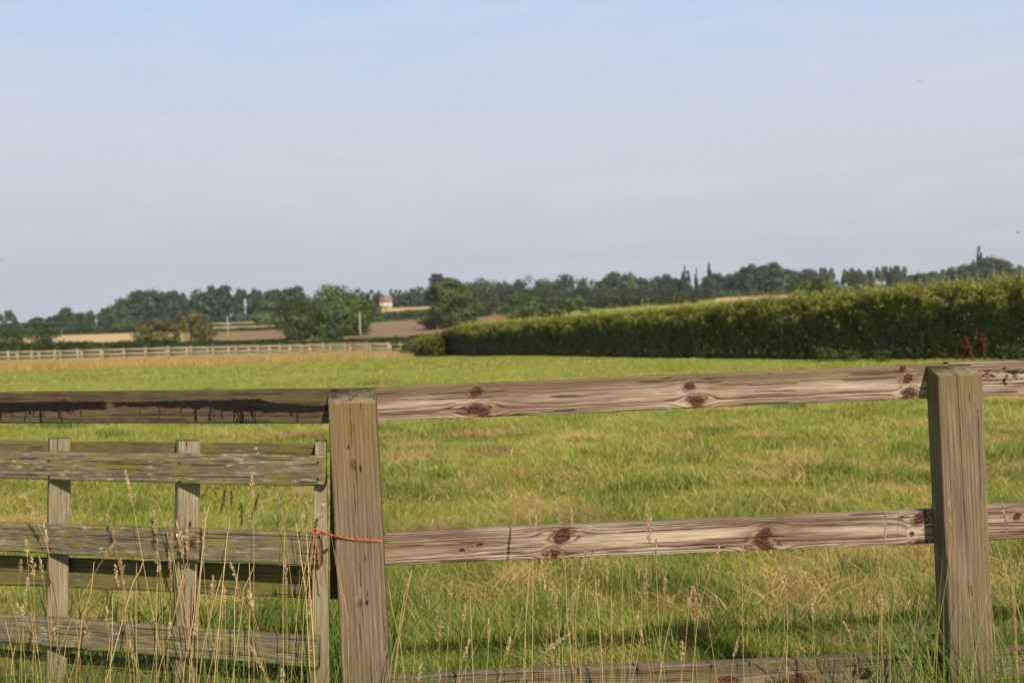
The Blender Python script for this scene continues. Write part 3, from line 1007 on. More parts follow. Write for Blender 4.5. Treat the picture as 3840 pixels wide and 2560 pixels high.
# hedges built along a path
def hedge(name, path, heights, depth, n, leaf, color, tip, label, sprig=0, irregular=.25, group=None, bottom=0.0, mat=None, dome=False):
    P = np.array(path, float)
    seg = np.linalg.norm(np.diff(P, axis=0), axis=1)
    cum = np.concatenate([[0], np.cumsum(seg)])
    L = cum[-1]
    r = np.random.default_rng(abs(hash(label)) % 1000 if False else len(label) * 7 + int(abs(P[0][0])))
    # leaf density follows nearness to the camera
    t = r.random(n * 2) * L
    xy = np.stack([np.interp(t, cum, P[:, 0]), np.interp(t, cum, P[:, 1])], 1)
    dist = np.linalg.norm(xy, axis=1)
    keep = r.random(len(t)) < np.clip((dist.min() * 1.15 / dist) ** 1.1, .2, 1)
    t, xy, dist = t[keep], xy[keep], dist[keep]
    m = len(t)
    tx = np.interp(t + .2, cum, P[:, 0]) - np.interp(t - .2, cum, P[:, 0])
    ty = np.interp(t + .2, cum, P[:, 1]) - np.interp(t - .2, cum, P[:, 1])
    tn = np.hypot(tx, ty) + 1e-9
    nx, ny = ty / tn, -tx / tn
    H = np.interp(t, cum, heights)
    a = r.uniform(-.12, math.pi + .12, m)
    shell = np.where(r.random(m) < .66, r.uniform(.88, 1.05, m), np.sqrt(r.random(m)))
    l1 = fbm(t * .45, a * 1.1, seed=7) - .5
    l2 = fbm(t * 1.6, a * 3.0, seed=17) - .5
    l3 = fbm(t * 5.0, a * 7.0, seed=27) - .5
    lump = irregular * (1.1 * l1 + 1.1 * l2 + .8 * l3)
    ce, se = np.cos(a), np.sin(a)
    sp = np.clip(se, 0, 1)
    hang = np.interp(sp, [0, .35, .7, 1], [1.0, 1.0, 1.0, 1.0] if dome else [.52, .70, 1.0, 1.06])
    ox = np.sign(ce) * np.abs(ce) ** (1.0 if dome else .66) * depth / 2 * shell * hang * (1 + 1.5 * lump)
    oz = sp ** (.9 if dome else .68) * H * shell * np.clip(1 + .55 * lump, 0, 1.3)
    oz = np.where(se < 0, r.random(m) * .1, oz)
    C = np.stack([xy[:, 0] + nx * ox, xy[:, 1] + ny * ox, 0 * t], 1)
    gzz = ground_z(C[:, 0], C[:, 1])
    C[:, 2] = gzz + oz + bottom
    N = np.stack([nx * ce, ny * ce, np.maximum(se, 0)], 1) + .5 * unit(m, r) + np.array([0, 0, .2])
    S = leaf * r.uniform(.6, 1.4, m) * np.clip((dist / dist.min()) ** .55, 1, 2.2)
    tone = (.7 + .6 * fbm(t * 1.5, a * 2, seed=9)) * r.uniform(.8, 1.2, m)
    newg = np.clip((oz / H - .50) / .38, 0, 1) * np.clip((shell - .8) / .2, 0, 1) * (r.random(m) < .75)
    col = np.array(color)[None] * (1 - newg)[:, None] + np.array(tip)[None] * newg[:, None]
    col = col * tone[:, None] * np.stack([r.uniform(.85, 1.2, m), np.ones(m), r.uniform(.8, 1.2, m)], 1)
    V, q, cc = leaf_cards(C, N, S, .62, col, r)
    Vs, qs, cs, k = [V], [q], [cc], len(V)
    if sprig:
        for s in range(sprig):
            ts = r.random() * L
            x, y = np.interp(ts, cum, P[:, 0]), np.interp(ts, cum, P[:, 1])
            d0 = math.hypot(x, y)
            hh = np.interp(ts, cum, heights)
            ln = r.uniform(.10, .50) * (1.3 if d0 < 45 else 1.0) * (1.9 if r.random() < .05 else 1)
            lean = r.normal(size=2) * .18
            nl = 12
            f = np.linspace(0, 1, nl)
            off = r.uniform(-.45, .45) * depth
            px_ = np.stack([x + lean[0] * f * ln, y + off * .3 + lean[1] * f * ln, gz(x, y) + hh * r.uniform(.80, .98) + f * ln + 0 * f], 1) + r.normal(size=(nl, 3)) * .03
            V2, q2, c2 = leaf_cards(px_, unit(nl, r) + np.array([0, 0, .4]), leaf * 1.1 * (1.1 - .5 * f) * min(2, max(1, (d0 / dist.min()) ** .5)), .6,
                                    np.array(tip)[None] * r.uniform(.8, 1.5, (nl, 1)), r)
            Vs.append(V2)
            qs.append(q2 + k)
            cs.append(c2)
            k += len(V2)
    o = link(name, mesh_np(name, np.vstack(Vs), [np.vstack(qs)], mat or MAT_HEDGE, np.vstack(cs)))
    tag(o, label, 'hedge', group)
    return o


def pxy(px, Y):
    return ((px - 1920) / F * Y, Y)


hedge('clipped_hedge', [(18.9, 24.0), (15.8, 31.8), (14.2, 35.6), (12.7, 39.1), (11.1, 42.9), (9.0, 48.1), (5.9, 55.6), (2.1, 65.0), (-4.0, 80)],
      [2.28, 2.26, 2.22, 2.26, 2.24, 2.26, 2.14, 2.02, 2.05], 2.0, 230000, .040, (.118, .142, .032), (.32, .335, .068),
      'long thick clipped hedge along the right side of the paddock, yellowish new growth on top', 6000, .44)
hedge('bramble_bank', [(-4.2, 80), (-5.6, 84), (-6.9, 88), (-7.7, 91)], [1.8, 1.6, 1.5, 1.1], 3.6, 24000, .09, (.16, .185, .042), (.27, .29, .065),
      'rough olive bramble bank between the far rail fence and the clipped hedge', 60, .4, dome=True)
hedge('field_hedge', [pxy(-250, 113), pxy(150, 113), pxy(600, 114), pxy(1100, 115), pxy(1500, 116), pxy(1850, 118)], [1.75, 1.75, 1.5, 1.15, 1.4, 1.8], 2.2, 22000, .13,
      (.036, .060, .016), (.060, .090, .024), 'low dark hedgerow running right behind the far rail fence', 0, .45)
hedge('field_hedge', [pxy(-100, 352), pxy(300, 368), pxy(640, 372)], [2.6, 2.4, 2.2], 5, 6000, .5, DARK, MID,
      'dark hedge along the top of the wide stubble field', 0, .5)
hedge('field_hedge', [pxy(560, 445), pxy(900, 450), pxy(1200, 452)], [1.1, 1.1, 1.1], 4, 4500, .5, DARK, MID,
      'dark hedge between the two thin stubble strips', 0, .5)
hedge('field_hedge', [pxy(760, 358), pxy(1000, 372), pxy(1220, 372)], [1.0, 1.1, 1.1], 4, 4500, .45, DARK, MID,
      'hedge along the top of the left ploughed field', 0, .5)
hedge('field_hedge', [pxy(480, 540), pxy(900, 530), pxy(1220, 530)], [2.8, 2.6, 2.6], 6, 5500, .6, DARK, MID,
      'hedge at the foot of the ridge trees above the stubble strips', 0, .5)
hedge('field_hedge', [pxy(1310, 365), pxy(1500, 372), pxy(1680, 372)], [2.6, 3.2, 3.2], 5, 4500, .45, MID, MID,
      'green hedge between the right ploughed field and house stubble', 0, .5)
hedge('field_hedge', [pxy(-200, 545), pxy(200, 540), pxy(420, 535)], [3.2, 2.8, 2.8], 6, 4500, .6, DARK, MID,
      'hazy dark hedge under the first ridge trees at far left', 0, .5)
hedge('field_hedge', [pxy(2500, 420), pxy(3000, 420), pxy(3400, 425), pxy(4200, 430)], [2.0, 2.0, 2.0, 2.0], 4, 4500, .45, MID, MID,
      'thin green hedge between the two stubble strips above the clipped hedge', 0, .5)
hedge('field_hedge', [pxy(2400, 540), pxy(3000, 545), pxy(3500, 550), pxy(4200, 550)], [3.0, 2.4, 2.4, 3.0], 5, 4500, .55, DARK, MID,
      'dark hedge at the foot of the right ridge trees', 0, .5)
hedge('field_hedge', [pxy(1330, 600), pxy(1500, 605), pxy(1680, 600)], [1.6, 1.6, 2.0], 4, 2500, .5, MID, MID,
      'low hedge in front of the far cream house', 0, .4)


# docks and weeds at the foot of the hedge
def dock(px, py_base, Y, h, lab):
    X = (px - 1920) / F * Y
    z = gz(X, Y)
    root = thing('dock_plant', (X, Y, z), lab, 'plant', 'rusty dock plants under the hedge')
    st = MB()
    r = np.random.default_rng(int(px))
    for k in range(3):
        lean = r.normal(size=2) * .16
        top = np.array([lean[0] * h, lean[1] * h, h * r.uniform(.75, 1)])
        st.tube([(r.normal() * .03, 0, -.02), top * .5 + np.array([.02, 0, 0]), top], [.012, .009, .004], 5, (.16, .06, .03))
        n = 150
        f = r.random(n)
        C = top[None] * (.42 + .58 * f)[:, None] + r.normal(size=(n, 3)) * (.030 * (1.15 - f))[:, None]
        V, q, cc = leaf_cards(C, unit(n, r), np.full(n, .026), .8, np.array((.12, .055, .024))[None] * r.uniform(.7, 1.5, (n, 1)), r)
        link('seed_spike', mesh_np('dock_seed', V, [q], MAT_SEED, cc), root)
    link('stems', st.mesh('dock_stems', MAT_STEM), root)


dock(3605, 1340, 31.3, .75, 'rust-red dock plant, leftmost and lowest of three under the hedge')
dock(3650, 1340, 31.0, .85, 'rust-red dock plant in the middle of three under the hedge')
dock(3690, 1340, 30.8, 1.0, 'tallest rust-red dock plant, rightmost of three under the hedge')
tree('hedge_weed', 3095, 1302, 70, 36.2, 'bush', (.10, .115, .035), 'pale leafy weed clump at the foot of the hedge, larger one', 'weed', 'weeds at the foot of the hedge', 55, 900, .05)
tree('hedge_weed', 3185, 1310, 60, 35.4, 'bush', (.085, .115, .030), 'smaller leafy weed clump right of the larger one below the hedge', 'weed', 'weeds at the foot of the hedge', 56, 800, .05)
tree('hedge_weed', 3310, 1312, 60, 34.6, 'bush', (.070, .095, .026), 'low dark-green weed clump left of the rusty docks', 'weed', 'weeds at the foot of the hedge', 57, 800, .05)
tree('hedge_weed', 3790, 1290, 80, 30.0, 'bush', (.060, .095, .022), 'taller nettle-like clump right of the rusty docks', 'weed', 'weeds at the foot of the hedge', 58, 900, .05)


# ------------------------------------------------------------------ far fence, poles, house
def far_fence(lab, pxs, Yl, Yr, hgt, rails, cor=None):
    a = pxs[0]
    X0, Y0 = pxy(a, Yl)
    root = thing('rail_fence', (X0, Y0, gz(X0, Y0)), lab, 'fence', 'paddock rail fences in the distance')
    pts = []
    for px in pxs:
        t = (px - pxs[0]) / (pxs[-1] - pxs[0])
        Y = Yl + (Yr - Yl) * t
        x, y = pxy(px, Y)
        pts.append((x, y, gz(x, y)))
    if cor:
        for (px, Y) in cor:
            x, y = pxy(px, Y)
            pts.append((x, y, gz(x, y)))
    for x, y, z in pts:
        b = MB()
        hh = hgt + random.uniform(-.02, .05)
        tone = random.uniform(.8, 1.15)
        M = Matrix.Translation((x, y, z)) @ Matrix.Rotation(random.uniform(-.03, .03), 4, 'Y') @ Matrix.Rotation(random.uniform(-.15, .15), 4, 'Z')
        b.box((-.095, -.07, -.1), (.095, .07, hh), (.40 * tone, .32 * tone, .215 * tone), M)
        b.obj('post', MAT_FARWOOD, root)
    for zr in rails:
        b = MB()
        for p, q in zip(pts[:-1], pts[1:]):
            A = Vector(p) + Vector((0, -.085, zr))
            B = Vector(q) + Vector((0, -.085, zr))
            d = B - A
            M = Matrix.Translation(A) @ d.to_track_quat('X', 'Z').to_matrix().to_4x4()
            b.box((.0, -.019, -.062), (d.length, .019, .062), (.32, .26, .175), M)
        b.obj('rail', MAT_FARWOOD, root)


far_fence('pale rail fence across the far end of the paddock, nearer of two parallel ones', [-180 + 82 * i - .18 * i * i for i in range(23)], 98, 100, 1.08, (.98, .58, .20),
          [(1500, 107)])
far_fence('pale rail fence just behind the nearer one at the far end of the paddock', [-145 + 88 * i - .2 * i * i for i in range(20)], 104, 106, 1.08, (.98, .58, .20))


def pole(px, top, Y, lab, arm=True, r=.11):
    X, Yv = pxy(px, Y)
    z = gz(X, Yv)
    zt = at(px, top, Y).z
    root = thing('telegraph_pole', (X, Yv, z), lab, 'pole')
    b = MB()
    b.tube([(X, Yv, z - .2), (X, Yv, (z + zt) / 2), (X + .02, Yv, zt)], [r, r * .9, r * .75], 8, (.42, .36, .28))
    b.obj('shaft', MAT_POLE, root)
    if arm:
        c = MB()
        c.box((X - .55, Yv - .2, zt - 1.5), (X + .55, Yv - .12, zt - 1.36), (.36, .31, .25))
        c.obj('crossarm', MAT_POLE, root)
        for s in (-.45, .45):
            i = MB()
            i.tube([(X + s, Yv - .16, zt - 1.36), (X + s, Yv - .16, zt - 1.28), (X + s, Yv - .16, zt - 1.2)], [.03, .05, .03], 7, (.5, .5, .48))
            i.obj('insulator', MAT_POLE, root)


pole(857, 1186, 190, 'pale timber telegraph pole with crossarm above the left ploughed field')
pole(1353, 1172, 165, 'pale timber telegraph pole right of the big green tree', False, .12)
pole(233, 1240, 200, 'thin grey pole standing in the wide stubble field', False, .09)
pole(366, 1186, 480, 'thin pole beside the big left-hand ridge clump', False, .16)


def house():
    Y = 590
    X, _ = pxy(1452, Y)
    z = gz(X, Y)
    s = Y / F
    root = thing('cream_house', (X, Y, z), 'far cream-walled house with a brownish pink tiled roof between slim trees', 'house')
    w, d = 44 * s, 7.0
    zt = at(1452, 1132, Y).z
    zr = at(1452, 1109, Y).z
    b = MB()
    b.box((X - w / 2, Y, z - .5), (X + w / 2, Y + d, zt), (.58, .50, .38))
    b.obj('wall', MAT_BUILD, root)
    r = MB()
    e = .25
    x0, x1 = X - w / 2 - e, X + w / 2 + e
    V = [(x0, Y - e, zt - .1), (x1, Y - e, zt - .1), (x1, Y + d + e, zt - .1), (x0, Y + d + e, zt - .1), (x0, Y + d / 2, zr), (x1, Y + d / 2, zr)]
    r.add(V, [(0, 1, 5, 4), (2, 3, 4, 5), (0, 3, 2, 1)], [(0, 4, 3), (1, 2, 5)], (.24, .17, .15))
    ro = r.obj('roof', MAT_BUILD, root)
    c = MB()
    c.box((X + w * .3, Y + d / 2 - .4, zr - .5), (X + w * .3 + .8, Y + d / 2 + .4, zr + 1.0), (.33, .16, .11))
    link('chimney', c.mesh('chimney', MAT_BUILD, root.location), ro)
    hh = zt - z
    for fx in (-.28, .22):
        for fz in (.18, .62):
            m = MB()
            m.box((X + fx * w - .45, Y - .04, z + fz * hh), (X + fx * w + .45, Y + .03, z + fz * hh + .8), (.10, .11, .12))
            m.obj('window', MAT_BUILD, root)
    dm = MB()
    dm.box((X - .1 * w - .1, Y - .05, z), (X + .08 * w, Y + .03, z + .42 * hh), (.16, .10, .07))
    dm.obj('door', MAT_BUILD, root)


def barn():
    Y = 600
    X, _ = pxy(1530, Y)
    z = gz(X, Y)
    s = Y / F
    root = thing('red_barn', (X, Y, z), 'low far barn with a bright red roof beside the cream house', 'barn')
    w, d = 34 * s, 7
    zt = at(1530, 1146, Y).z
    zr = at(1530, 1124, Y).z
    b = MB()
    b.box((X - w / 2, Y, z - .5), (X + w / 2, Y + d, zt), (.34, .17, .11))
    b.obj('wall', MAT_BUILD, root)
    r = MB()
    x0, x1 = X - w / 2 - .2, X + w / 2 + .2
    V = [(x0, Y - .3, zt - .1), (x1, Y - .3, zt - .1), (x1, Y + d + .3, zt - .1), (x0, Y + d + .3, zt - .1), (x0, Y + d / 2, zr), (x1, Y + d / 2, zr)]
    r.add(V, [(0, 1, 5, 4), (2, 3, 4, 5), (0, 3, 2, 1)], [(0, 4, 3), (1, 2, 5)], (.22, .075, .055))
    r.obj('roof', MAT_BUILD, root)
    m = MB()
    m.box((X - 1.1, Y - .05, z - .2), (X + 1.1, Y + .03, z + (zt - z) * .75), (.10, .07, .05))
    m.obj('door', MAT_BUILD, root)


house()
barn()


def bird(px, py, Y, lab, tilt):
    p = at(px, py, Y)
    b = MB()
    pts = [(-.11, 0, 0), (-.06, 0, .0), (0, 0, .008), (.06, 0, 0), (.12, 0, -.002)]
    b.tube(pts, [.004, .018, .024, .016, .004], 7, (.06, .06, .07))
    for s in (-1, 1):
        V = [(.03, 0, .01), (-.03, 0, .01), (-.04, s * .10, .06), (.02, s * .10, .065), (-.07, s * .22, .03), (.03, 0, .018), (-.03, 0, .018), (-.04, s * .10, .066), (.02, s * .10, .071)]
        b.add(V, [(0, 1, 2, 3), (5, 8, 7, 6)], [(3, 2, 4), (8, 4, 7)], (.05, .05, .055))
    b.add([(-.1, -.01, 0), (-.1, .01, 0), (-.17, .035, 0), (-.17, -.035, 0), (-.13, 0, .006)], [], [(0, 1, 4), (1, 2, 4), (2, 3, 4), (3, 0, 4)], (.05, .05, .055))
    o = link('bird', b.mesh('bird', MAT_BIRD), None, p)
    o.rotation_euler = tilt
    o.scale = (.7, .7, .7)
    tag(o, lab, 'bird', 'birds in the sky')


bird(3449, 305, 70, 'tiny dark bird high in the sky on the right', (.3, .2, 1.9))
bird(3819, 873, 60, 'tiny dark bird near the right edge above the tallest spire poplar', (.5, -.6, .4))
bird(8, 975, 60, 'tiny dark bird low in the sky at the left edge', (.5, -.5, .3))

# ------------------------------------------------------------------ foreground fence
RAIL_PALE, RAIL_SECOND = (.445, .365, .285), (.225, .142, .102)
MAT_RAIL = wood_material('weathered_rail', RAIL_PALE, (.050, .024, .018), RAIL_SECOND, ring=.92, fibre=.5, lich=.08, lichen=(.165, .130, .075), top_lich=.9, bump=1.0)
MAT_TARRAIL = wood_material('tarred_rail', (.112, .088, .052), (.022, .015, .010), (.095, .066, .047), ring=.8, fibre=.45, lich=.35, lichen=(.17, .17, .055), bump=.7)
MAT_LOWRAIL = wood_material('damp_rail', (.22, .175, .12), (.05, .030, .020), (.16, .12, .07), ring=.9, fibre=.5, lich=.45, lichen=(.16, .15, .05), bump=.8)
MAT_POST = wood_material('sawn_post', (.205, .160, .110), (.085, .060, .037), (.165, .128, .092), ring=.5, fibre=.75, lich=.3, lichen=(.160, .108, .022), speck=.22,
                         top_lich=.75, rough=.85, bump=.5, fib_scale=(5, 230, 230))
MAT_GATE = wood_material('grey_gate_board', (.205, .172, .122), (.075, .058, .040), (.128, .104, .074), ring=.5, fibre=.9, lich=.62, lichen=(.185, .158, .026), fleck=.85,
                         rough=.9, bump=.6, fib_scale=(9, 150, 150))
MAT_STILE = wood_material('grey_gate_stile', (.31, .262, .185), (.14, .108, .068), (.215, .175, .115), ring=.5, fibre=.6, lich=.28, lichen=(.20, .19, .07), fleck=.3,
                          rough=.9, bump=.6, fib_scale=(8, 190, 190))
MAT_BACK = wood_material('mossy_gate_board', (.135, .115, .052), (.065, .053, .026), (.115, .100, .040), ring=.45, fibre=.55, lich=.7, lichen=(.150, .135, .020), fleck=.25,
                         rough=.9, bump=.6, fib_scale=(9, 150, 150))

fence_root = thing('post_and_rail_fence', (-.40, 2.84, gz(-.4, 2.84)), 'weathered timber post and rail fence across the foreground, two square posts', 'fence')


def uvk(px0, top0, bot0, px1, top1, bot1, Lm, items):
    """photograph positions of knots -> plank coordinates"""
    out = []
    for (x, y, a, b, tilt) in items:
        t = (x - px0) / (px1 - px0)
        tp, bt = top0 + (top1 - top0) * t, bot0 + (bot1 - bot0) * t
        v = 1 - 2 * (y - tp) / (bt - tp)
        out.append((t * Lm, v, 1.12 * a / 1410., 1.15 * b / 1410., tilt))
    return out


def rail(name, x0, t0, b0, x1, t1, b1, y0, y1, knots, seed, mat, nu=420, nv=52, thick=.036, **kw):
    c = corners((x0, t0), (x0, b0), (x1, t1), (x1, b1), y0, y1)
    Lm = ((c[2] + c[3]) / 2 - (c[0] + c[1]) / 2).length
    kn = uvk(x0, t0, b0, x1, t1, b1, Lm, knots)
    d = (c[2] - c[0])
    nrm = Vector((-d.y, d.x, 0))
    return plank_obj(name, c, nrm, thick, mat, flat_sawn(kn, seed, **kw), nu, nv, fence_root, seed, rough_edge=.0015)


RB = .073   # rails sit behind the posts
# top rail, middle bay (stops behind both posts)
rail('rail', 1328, 1457.5, 1584, 3556, 1365.5, 1490.5, fence_y(1328, RB), fence_y(3556, RB),
     [(1768, 1470, 19, 13, .5), (1775, 1537, 36, 21, -.25), (2563, 1448, 17, 13, .4), (2587, 1503, 27, 19, -.2), (3397, 1421, 19, 14, .35), (3403, 1473, 21, 16, -.3),
      (3376, 1385, 12, 8, .8)], 3, MAT_RAIL, v0=.0, A=9.5, wander=.18, drift=.3, slope=2.0, mossfn=lambda u, V: .72 * np.clip((V + .05) / .5, 0, 1))
# second rail, middle bay
rail('rail', 1345, 2004, 2124, 3566, 1910.5, 2034.5, fence_y(1345, RB), fence_y(3566, RB),
     [(2085, 2010, 32, 20, .65), (2052, 2080, 20, 17, 0), (2848, 2000, 26, 20, .6), (2843, 2042, 40, 16, -.5), (3447, 1940, 30, 15, .75), (3414, 2001, 7, 6, 0), (3448, 2033, 22, 8, 0),
      (1785, 2040, 11, 4, 0), (1720, 2063, 12, 4, 0)], 7, MAT_RAIL, v0=-.12, A=8.0, wander=.25, drift=.35, slope=2.4,
     mossfn=lambda u, V: np.clip(1 - u / .35, 0, 1) * np.exp(-((V + .1) / .6) ** 2))
# bottom rail, middle bay
rail('rail', 1360, 2541, 2668, 3570, 2449, 2575, fence_y(1360, RB), fence_y(3570, RB),
     [(2950, 2560, 60, 25, .2), (2700, 2548, 30, 12, 0), (3200, 2520, 22, 12, .3), (1900, 2590, 40, 16, 0)], 12, MAT_LOWRAIL, v0=-.2, A=9, wander=.5, drift=.9, slope=3)


# left top rail with tar
def tar_left(u, V):
    px = np.where(u > TAR_U0, (u - TAR_U0) / (TAR_L - TAR_U0) * 1324., (u - TAR_U0) / TAR_U0 * 1500.)
    n1 = fbm(px / 28., V * 0 + 2, seed=21) - .5
    n2 = fbm(px / 90., V * 0 + 5, seed=22) - .5
    n3 = fbm(px / 9., V * 7, seed=26) - .5
    top = np.interp(px, [-1500, -900, -400, 0, 380, 430, 640, 880, 900, 985, 1050, 1160, 1324], [.0, .2, .36, .36, .38, .34, .34, .40, .46, .44, .20, .08, .0])
    bot = np.interp(px, [-1500, -900, -400, 0, 200, 300, 390, 440, 620, 800, 880, 1000, 1060, 1150, 1260, 1324], [.0, .05, -.16, -.16, -.14, -.06, -.08, .10, .10, -.02, -.16, -.22, -.30, -.28, -.15, -.1])
    top = top + .05 + n2 * .10 + n3 * .10
    bot = bot - .07 + n1 * .18 + n3 * .16
    gap = np.exp(-((px - 412) / 16) ** 2)
    m = np.clip((top - V) / .05, 0, 1) * np.clip((V - bot) / .05, 0, 1) * (1 - gap)
    # the heavy run near the post
    blob = np.clip((.5 + .5 * n3 + 1.0 - np.abs(px - 944) / 40.) / .25, 0, 1) * np.clip((.50 + n3 * .2 - V) / .05, 0, 1) * np.clip((V + .30 + n1 * .5) / .08, 0, 1)
    m = np.maximum(m, blob)
    # streaky stained wood below it
    st = (np.abs(px - 940) < 36) * np.clip((fbm(px / 5., V * .8, seed=27) - .42) / .08, 0, 1) * (V < 0)
    m = np.maximum(m, st * .95)
    for k, c in enumerate(DRIPS):
        if k % 7 in (2, 5):
            continue
        h1 = _hash(np.array([k]), np.array([3]), np.array([0]), 2)[0]
        h2 = _hash(np.array([k]), np.array([8]), np.array([0]), 2)[0]
        ln = -.28 - .70 * h1
        wv = 1.2 + 4.2 * h2 ** 2
        cx = c + 14 * (h2 - .5) + 9 * (fbm(V * 2.5 + k, V * 0 + k, seed=24) - .5)
        wv2 = wv * (.7 + .9 * fbm(V * 5 + k * 3, V * 0, seed=25))
        m = np.maximum(m, np.clip((wv2 * 1.3 - np.abs(px - cx)) / wv, 0, 1) * np.clip((V - ln) / .05, 0, 1) * (V < .1))
        if k % 2:
            m = np.maximum(m, np.clip((1.2 - np.hypot((px - cx) / (wv * 1.4), (V - ln) / .07)) / .5, 0, 1))
    m = np.clip(m, 0, 1)
    d = np.clip(1 - np.maximum(V - top, bot - V) / .30, 0, 1) * (1 - gap)
    TAR_HALO['h'] = .8 * d * np.clip(fbm(px / 60., V * 9, seed=29) * 2.6 - .6, 0, 1)
    return m


TAR_HALO = {}


def halo_left(u, V):
    tar_left(u, V)
    return TAR_HALO['h']


DRIPS = [x / 2.352 for x in (-300, -240, -200, -130, -90, -40, 10, 40, 70, 105, 145, 170, 205, 228, 280, 330, 410, 470, 505, 658, 695, 1265, 1445, 1480, 1640, 1755, 1815, 1880, 1930, 2005, 2065, 2110)] + [1009, 1057, 1099, 1128]
yl0, yr0 = 3.16, fence_y(1324, RB)
XL, YLX = -1500, 3.72
c0 = corners((XL, 1490), (XL, 1587), (1324, 1457), (1324, 1588), YLX, yr0)
TAR_U0 = 0
_pl = ((c0[0] + c0[1]) / 2, (c0[2] + c0[3]) / 2)
_p0 = at(0, 1530, 3.16)
TAR_U0 = (Vector(_p0) - Vector(_pl[0])).length
TAR_L = (Vector(_pl[1]) - Vector(_pl[0])).length
rail('rail', XL, 1490, 1587, 1324, 1457, 1588, YLX, yr0, [(405, 1503, 15, 10, .9), (418, 1530, 26, 12, -.7)], 5, MAT_TARRAIL, nu=900, v0=-.1, A=8.5, wander=.15, drift=.25,
     tarfn=tar_left, rustfn=halo_left)


# right hand rails beyond the right post
def tar_right(u, V):
    a = fbm(u * 26, V * 5, seed=31)
    b = fbm(u * 90, V * 14, seed=32)
    band = np.exp(-((V - .15) / .34) ** 2)
    m = np.clip((a * .6 + b * .5 - .62) / .06, 0, 1) * np.clip(band * 1.6, 0, 1)
    m = np.maximum(m, np.clip((.006 - np.abs(u - .165 - .004 * np.sin(V * 9))) / .003, 0, 1) * (fbm(u * 0, V * 9, seed=33) > .47) * (V < .6) * (V > -.75))
    return m


rail('rail', 3559, 1358, 1489, 5960, 1286.8, 1408.6, fence_y(3559, RB), fence_y(5960, RB), [], 16, MAT_RAIL, nu=600, v0=.2, A=8.5, wander=.2, drift=.2, tarfn=tar_right)
rail('rail', 3569, 1903, 2031, 5960, 1804.5, 1923.5, fence_y(3569, RB), fence_y(5960, RB), [(3803, 1934, 14, 11, .3)], 17, MAT_RAIL, nu=600, v0=.35, A=6.5, wander=.4, drift=.5, slope=4)
rail('rail', 3574, 2441, 2560, 5960, 2315.2, 2425.9, fence_y(3574, RB), fence_y(5960, RB), [(3900, 2470, 30, 18, .3)], 18, MAT_LOWRAIL, nu=500, v0=.1, A=9, wander=.4, drift=.8)


def post_rings(seed, cracks, rusts, mossdepth, Lm):
    def fn(u, V, vv, Hh):
        ring = vv * 3.2 + 1.0 * (fbm(u * .9, vv * 1.1 + seed, seed=seed) - .5) * 2 + .25 * (fbm(u * 5, vv * 9, seed=seed + 1) - .5)
        ring = ring * 1.6
        d = {'ring': ring}
        cr = np.zeros_like(u)
        for (ua, ub, va, vb, w) in cracks:      # from the top: metres below the top
            t = np.clip(((Lm - u) - ua) / (ub - ua), 0, 1)
            on = ((Lm - u) >= ua - .001) & ((Lm - u) <= ub)
            vc = va + (vb - va) * t + .02 * (fbm(u * 12, u * 0 + seed, seed=seed + 3) - .5) * 2
            cr = np.maximum(cr, np.clip((w - np.abs(V - vc)) / (w * .5), 0, 1) * on * np.clip((1 - t) * 3, 0, 1))
        d['crack'] = cr
        ru = np.zeros_like(u)
        kn = np.zeros_like(u)
        for (uu, v, a, b, dark) in rusts:
            q = np.hypot(((Lm - u) - uu) / a, (V - v) / b) + (fbm(u * 120, V * 12, seed=seed + 5) - .5) * .7
            m = np.clip((1.1 - q) / .5, 0, 1)
            if dark:
                kn = np.maximum(kn, m)
            else:
                ru = np.maximum(ru, m * .9)
                ru = np.maximum(ru, .6 * np.clip((b * .35 - np.abs(V - v - .02)) / (b * .3), 0, 1) * np.clip(((Lm - u) - uu) / .01, 0, 1) * np.clip((uu + a * 3.2 - (Lm - u)) / .03, 0, 1))
        d['rust'] = ru
        d['crack'] = np.maximum(d['crack'], kn)
        d['moss'] = np.clip(1 - ((Lm - u) - .0) / mossdepth, 0, 1) ** .8
        d['endg'] = (u >= u.max(axis=0, keepdims=True) - 1e-5) * 1.0
        return d
    return fn


def post(tl, tr, bl, br, Y, slope, seed, cracks, rusts, moss, dp=.0745):
    yl, yr = Y
    # front face corners: u runs from the bottom (left end of the plank) to the top
    cb = at(*bl, yl), at(*br, yr)
    ct = at(*tl, yl), at(*tr, yr)
    g = gz(ct[0].x, ct[0].y) - .15
    # extend the foot into the ground along the post
    k0 = (g - ct[0].z) / (cb[0].z - ct[0].z)
    k1 = (g - ct[1].z) / (cb[1].z - ct[1].z)
    b0 = ct[0] + (cb[0] - ct[0]) * k0
    b1 = ct[1] + (cb[1] - ct[1]) * k1
    Lm = (ct[0] - b0).length
    # plank convention: (LT, LB, RT, RB) with L = foot, R = head; "top" edge is the left side
    return plank_obj('post', (b0, b1, ct[0], ct[1]), FN, dp, MAT_POST, post_rings(seed, cracks, rusts, moss, Lm), 420, 60, fence_root, seed, slope=slope, edge=.004, rough_edge=.001)


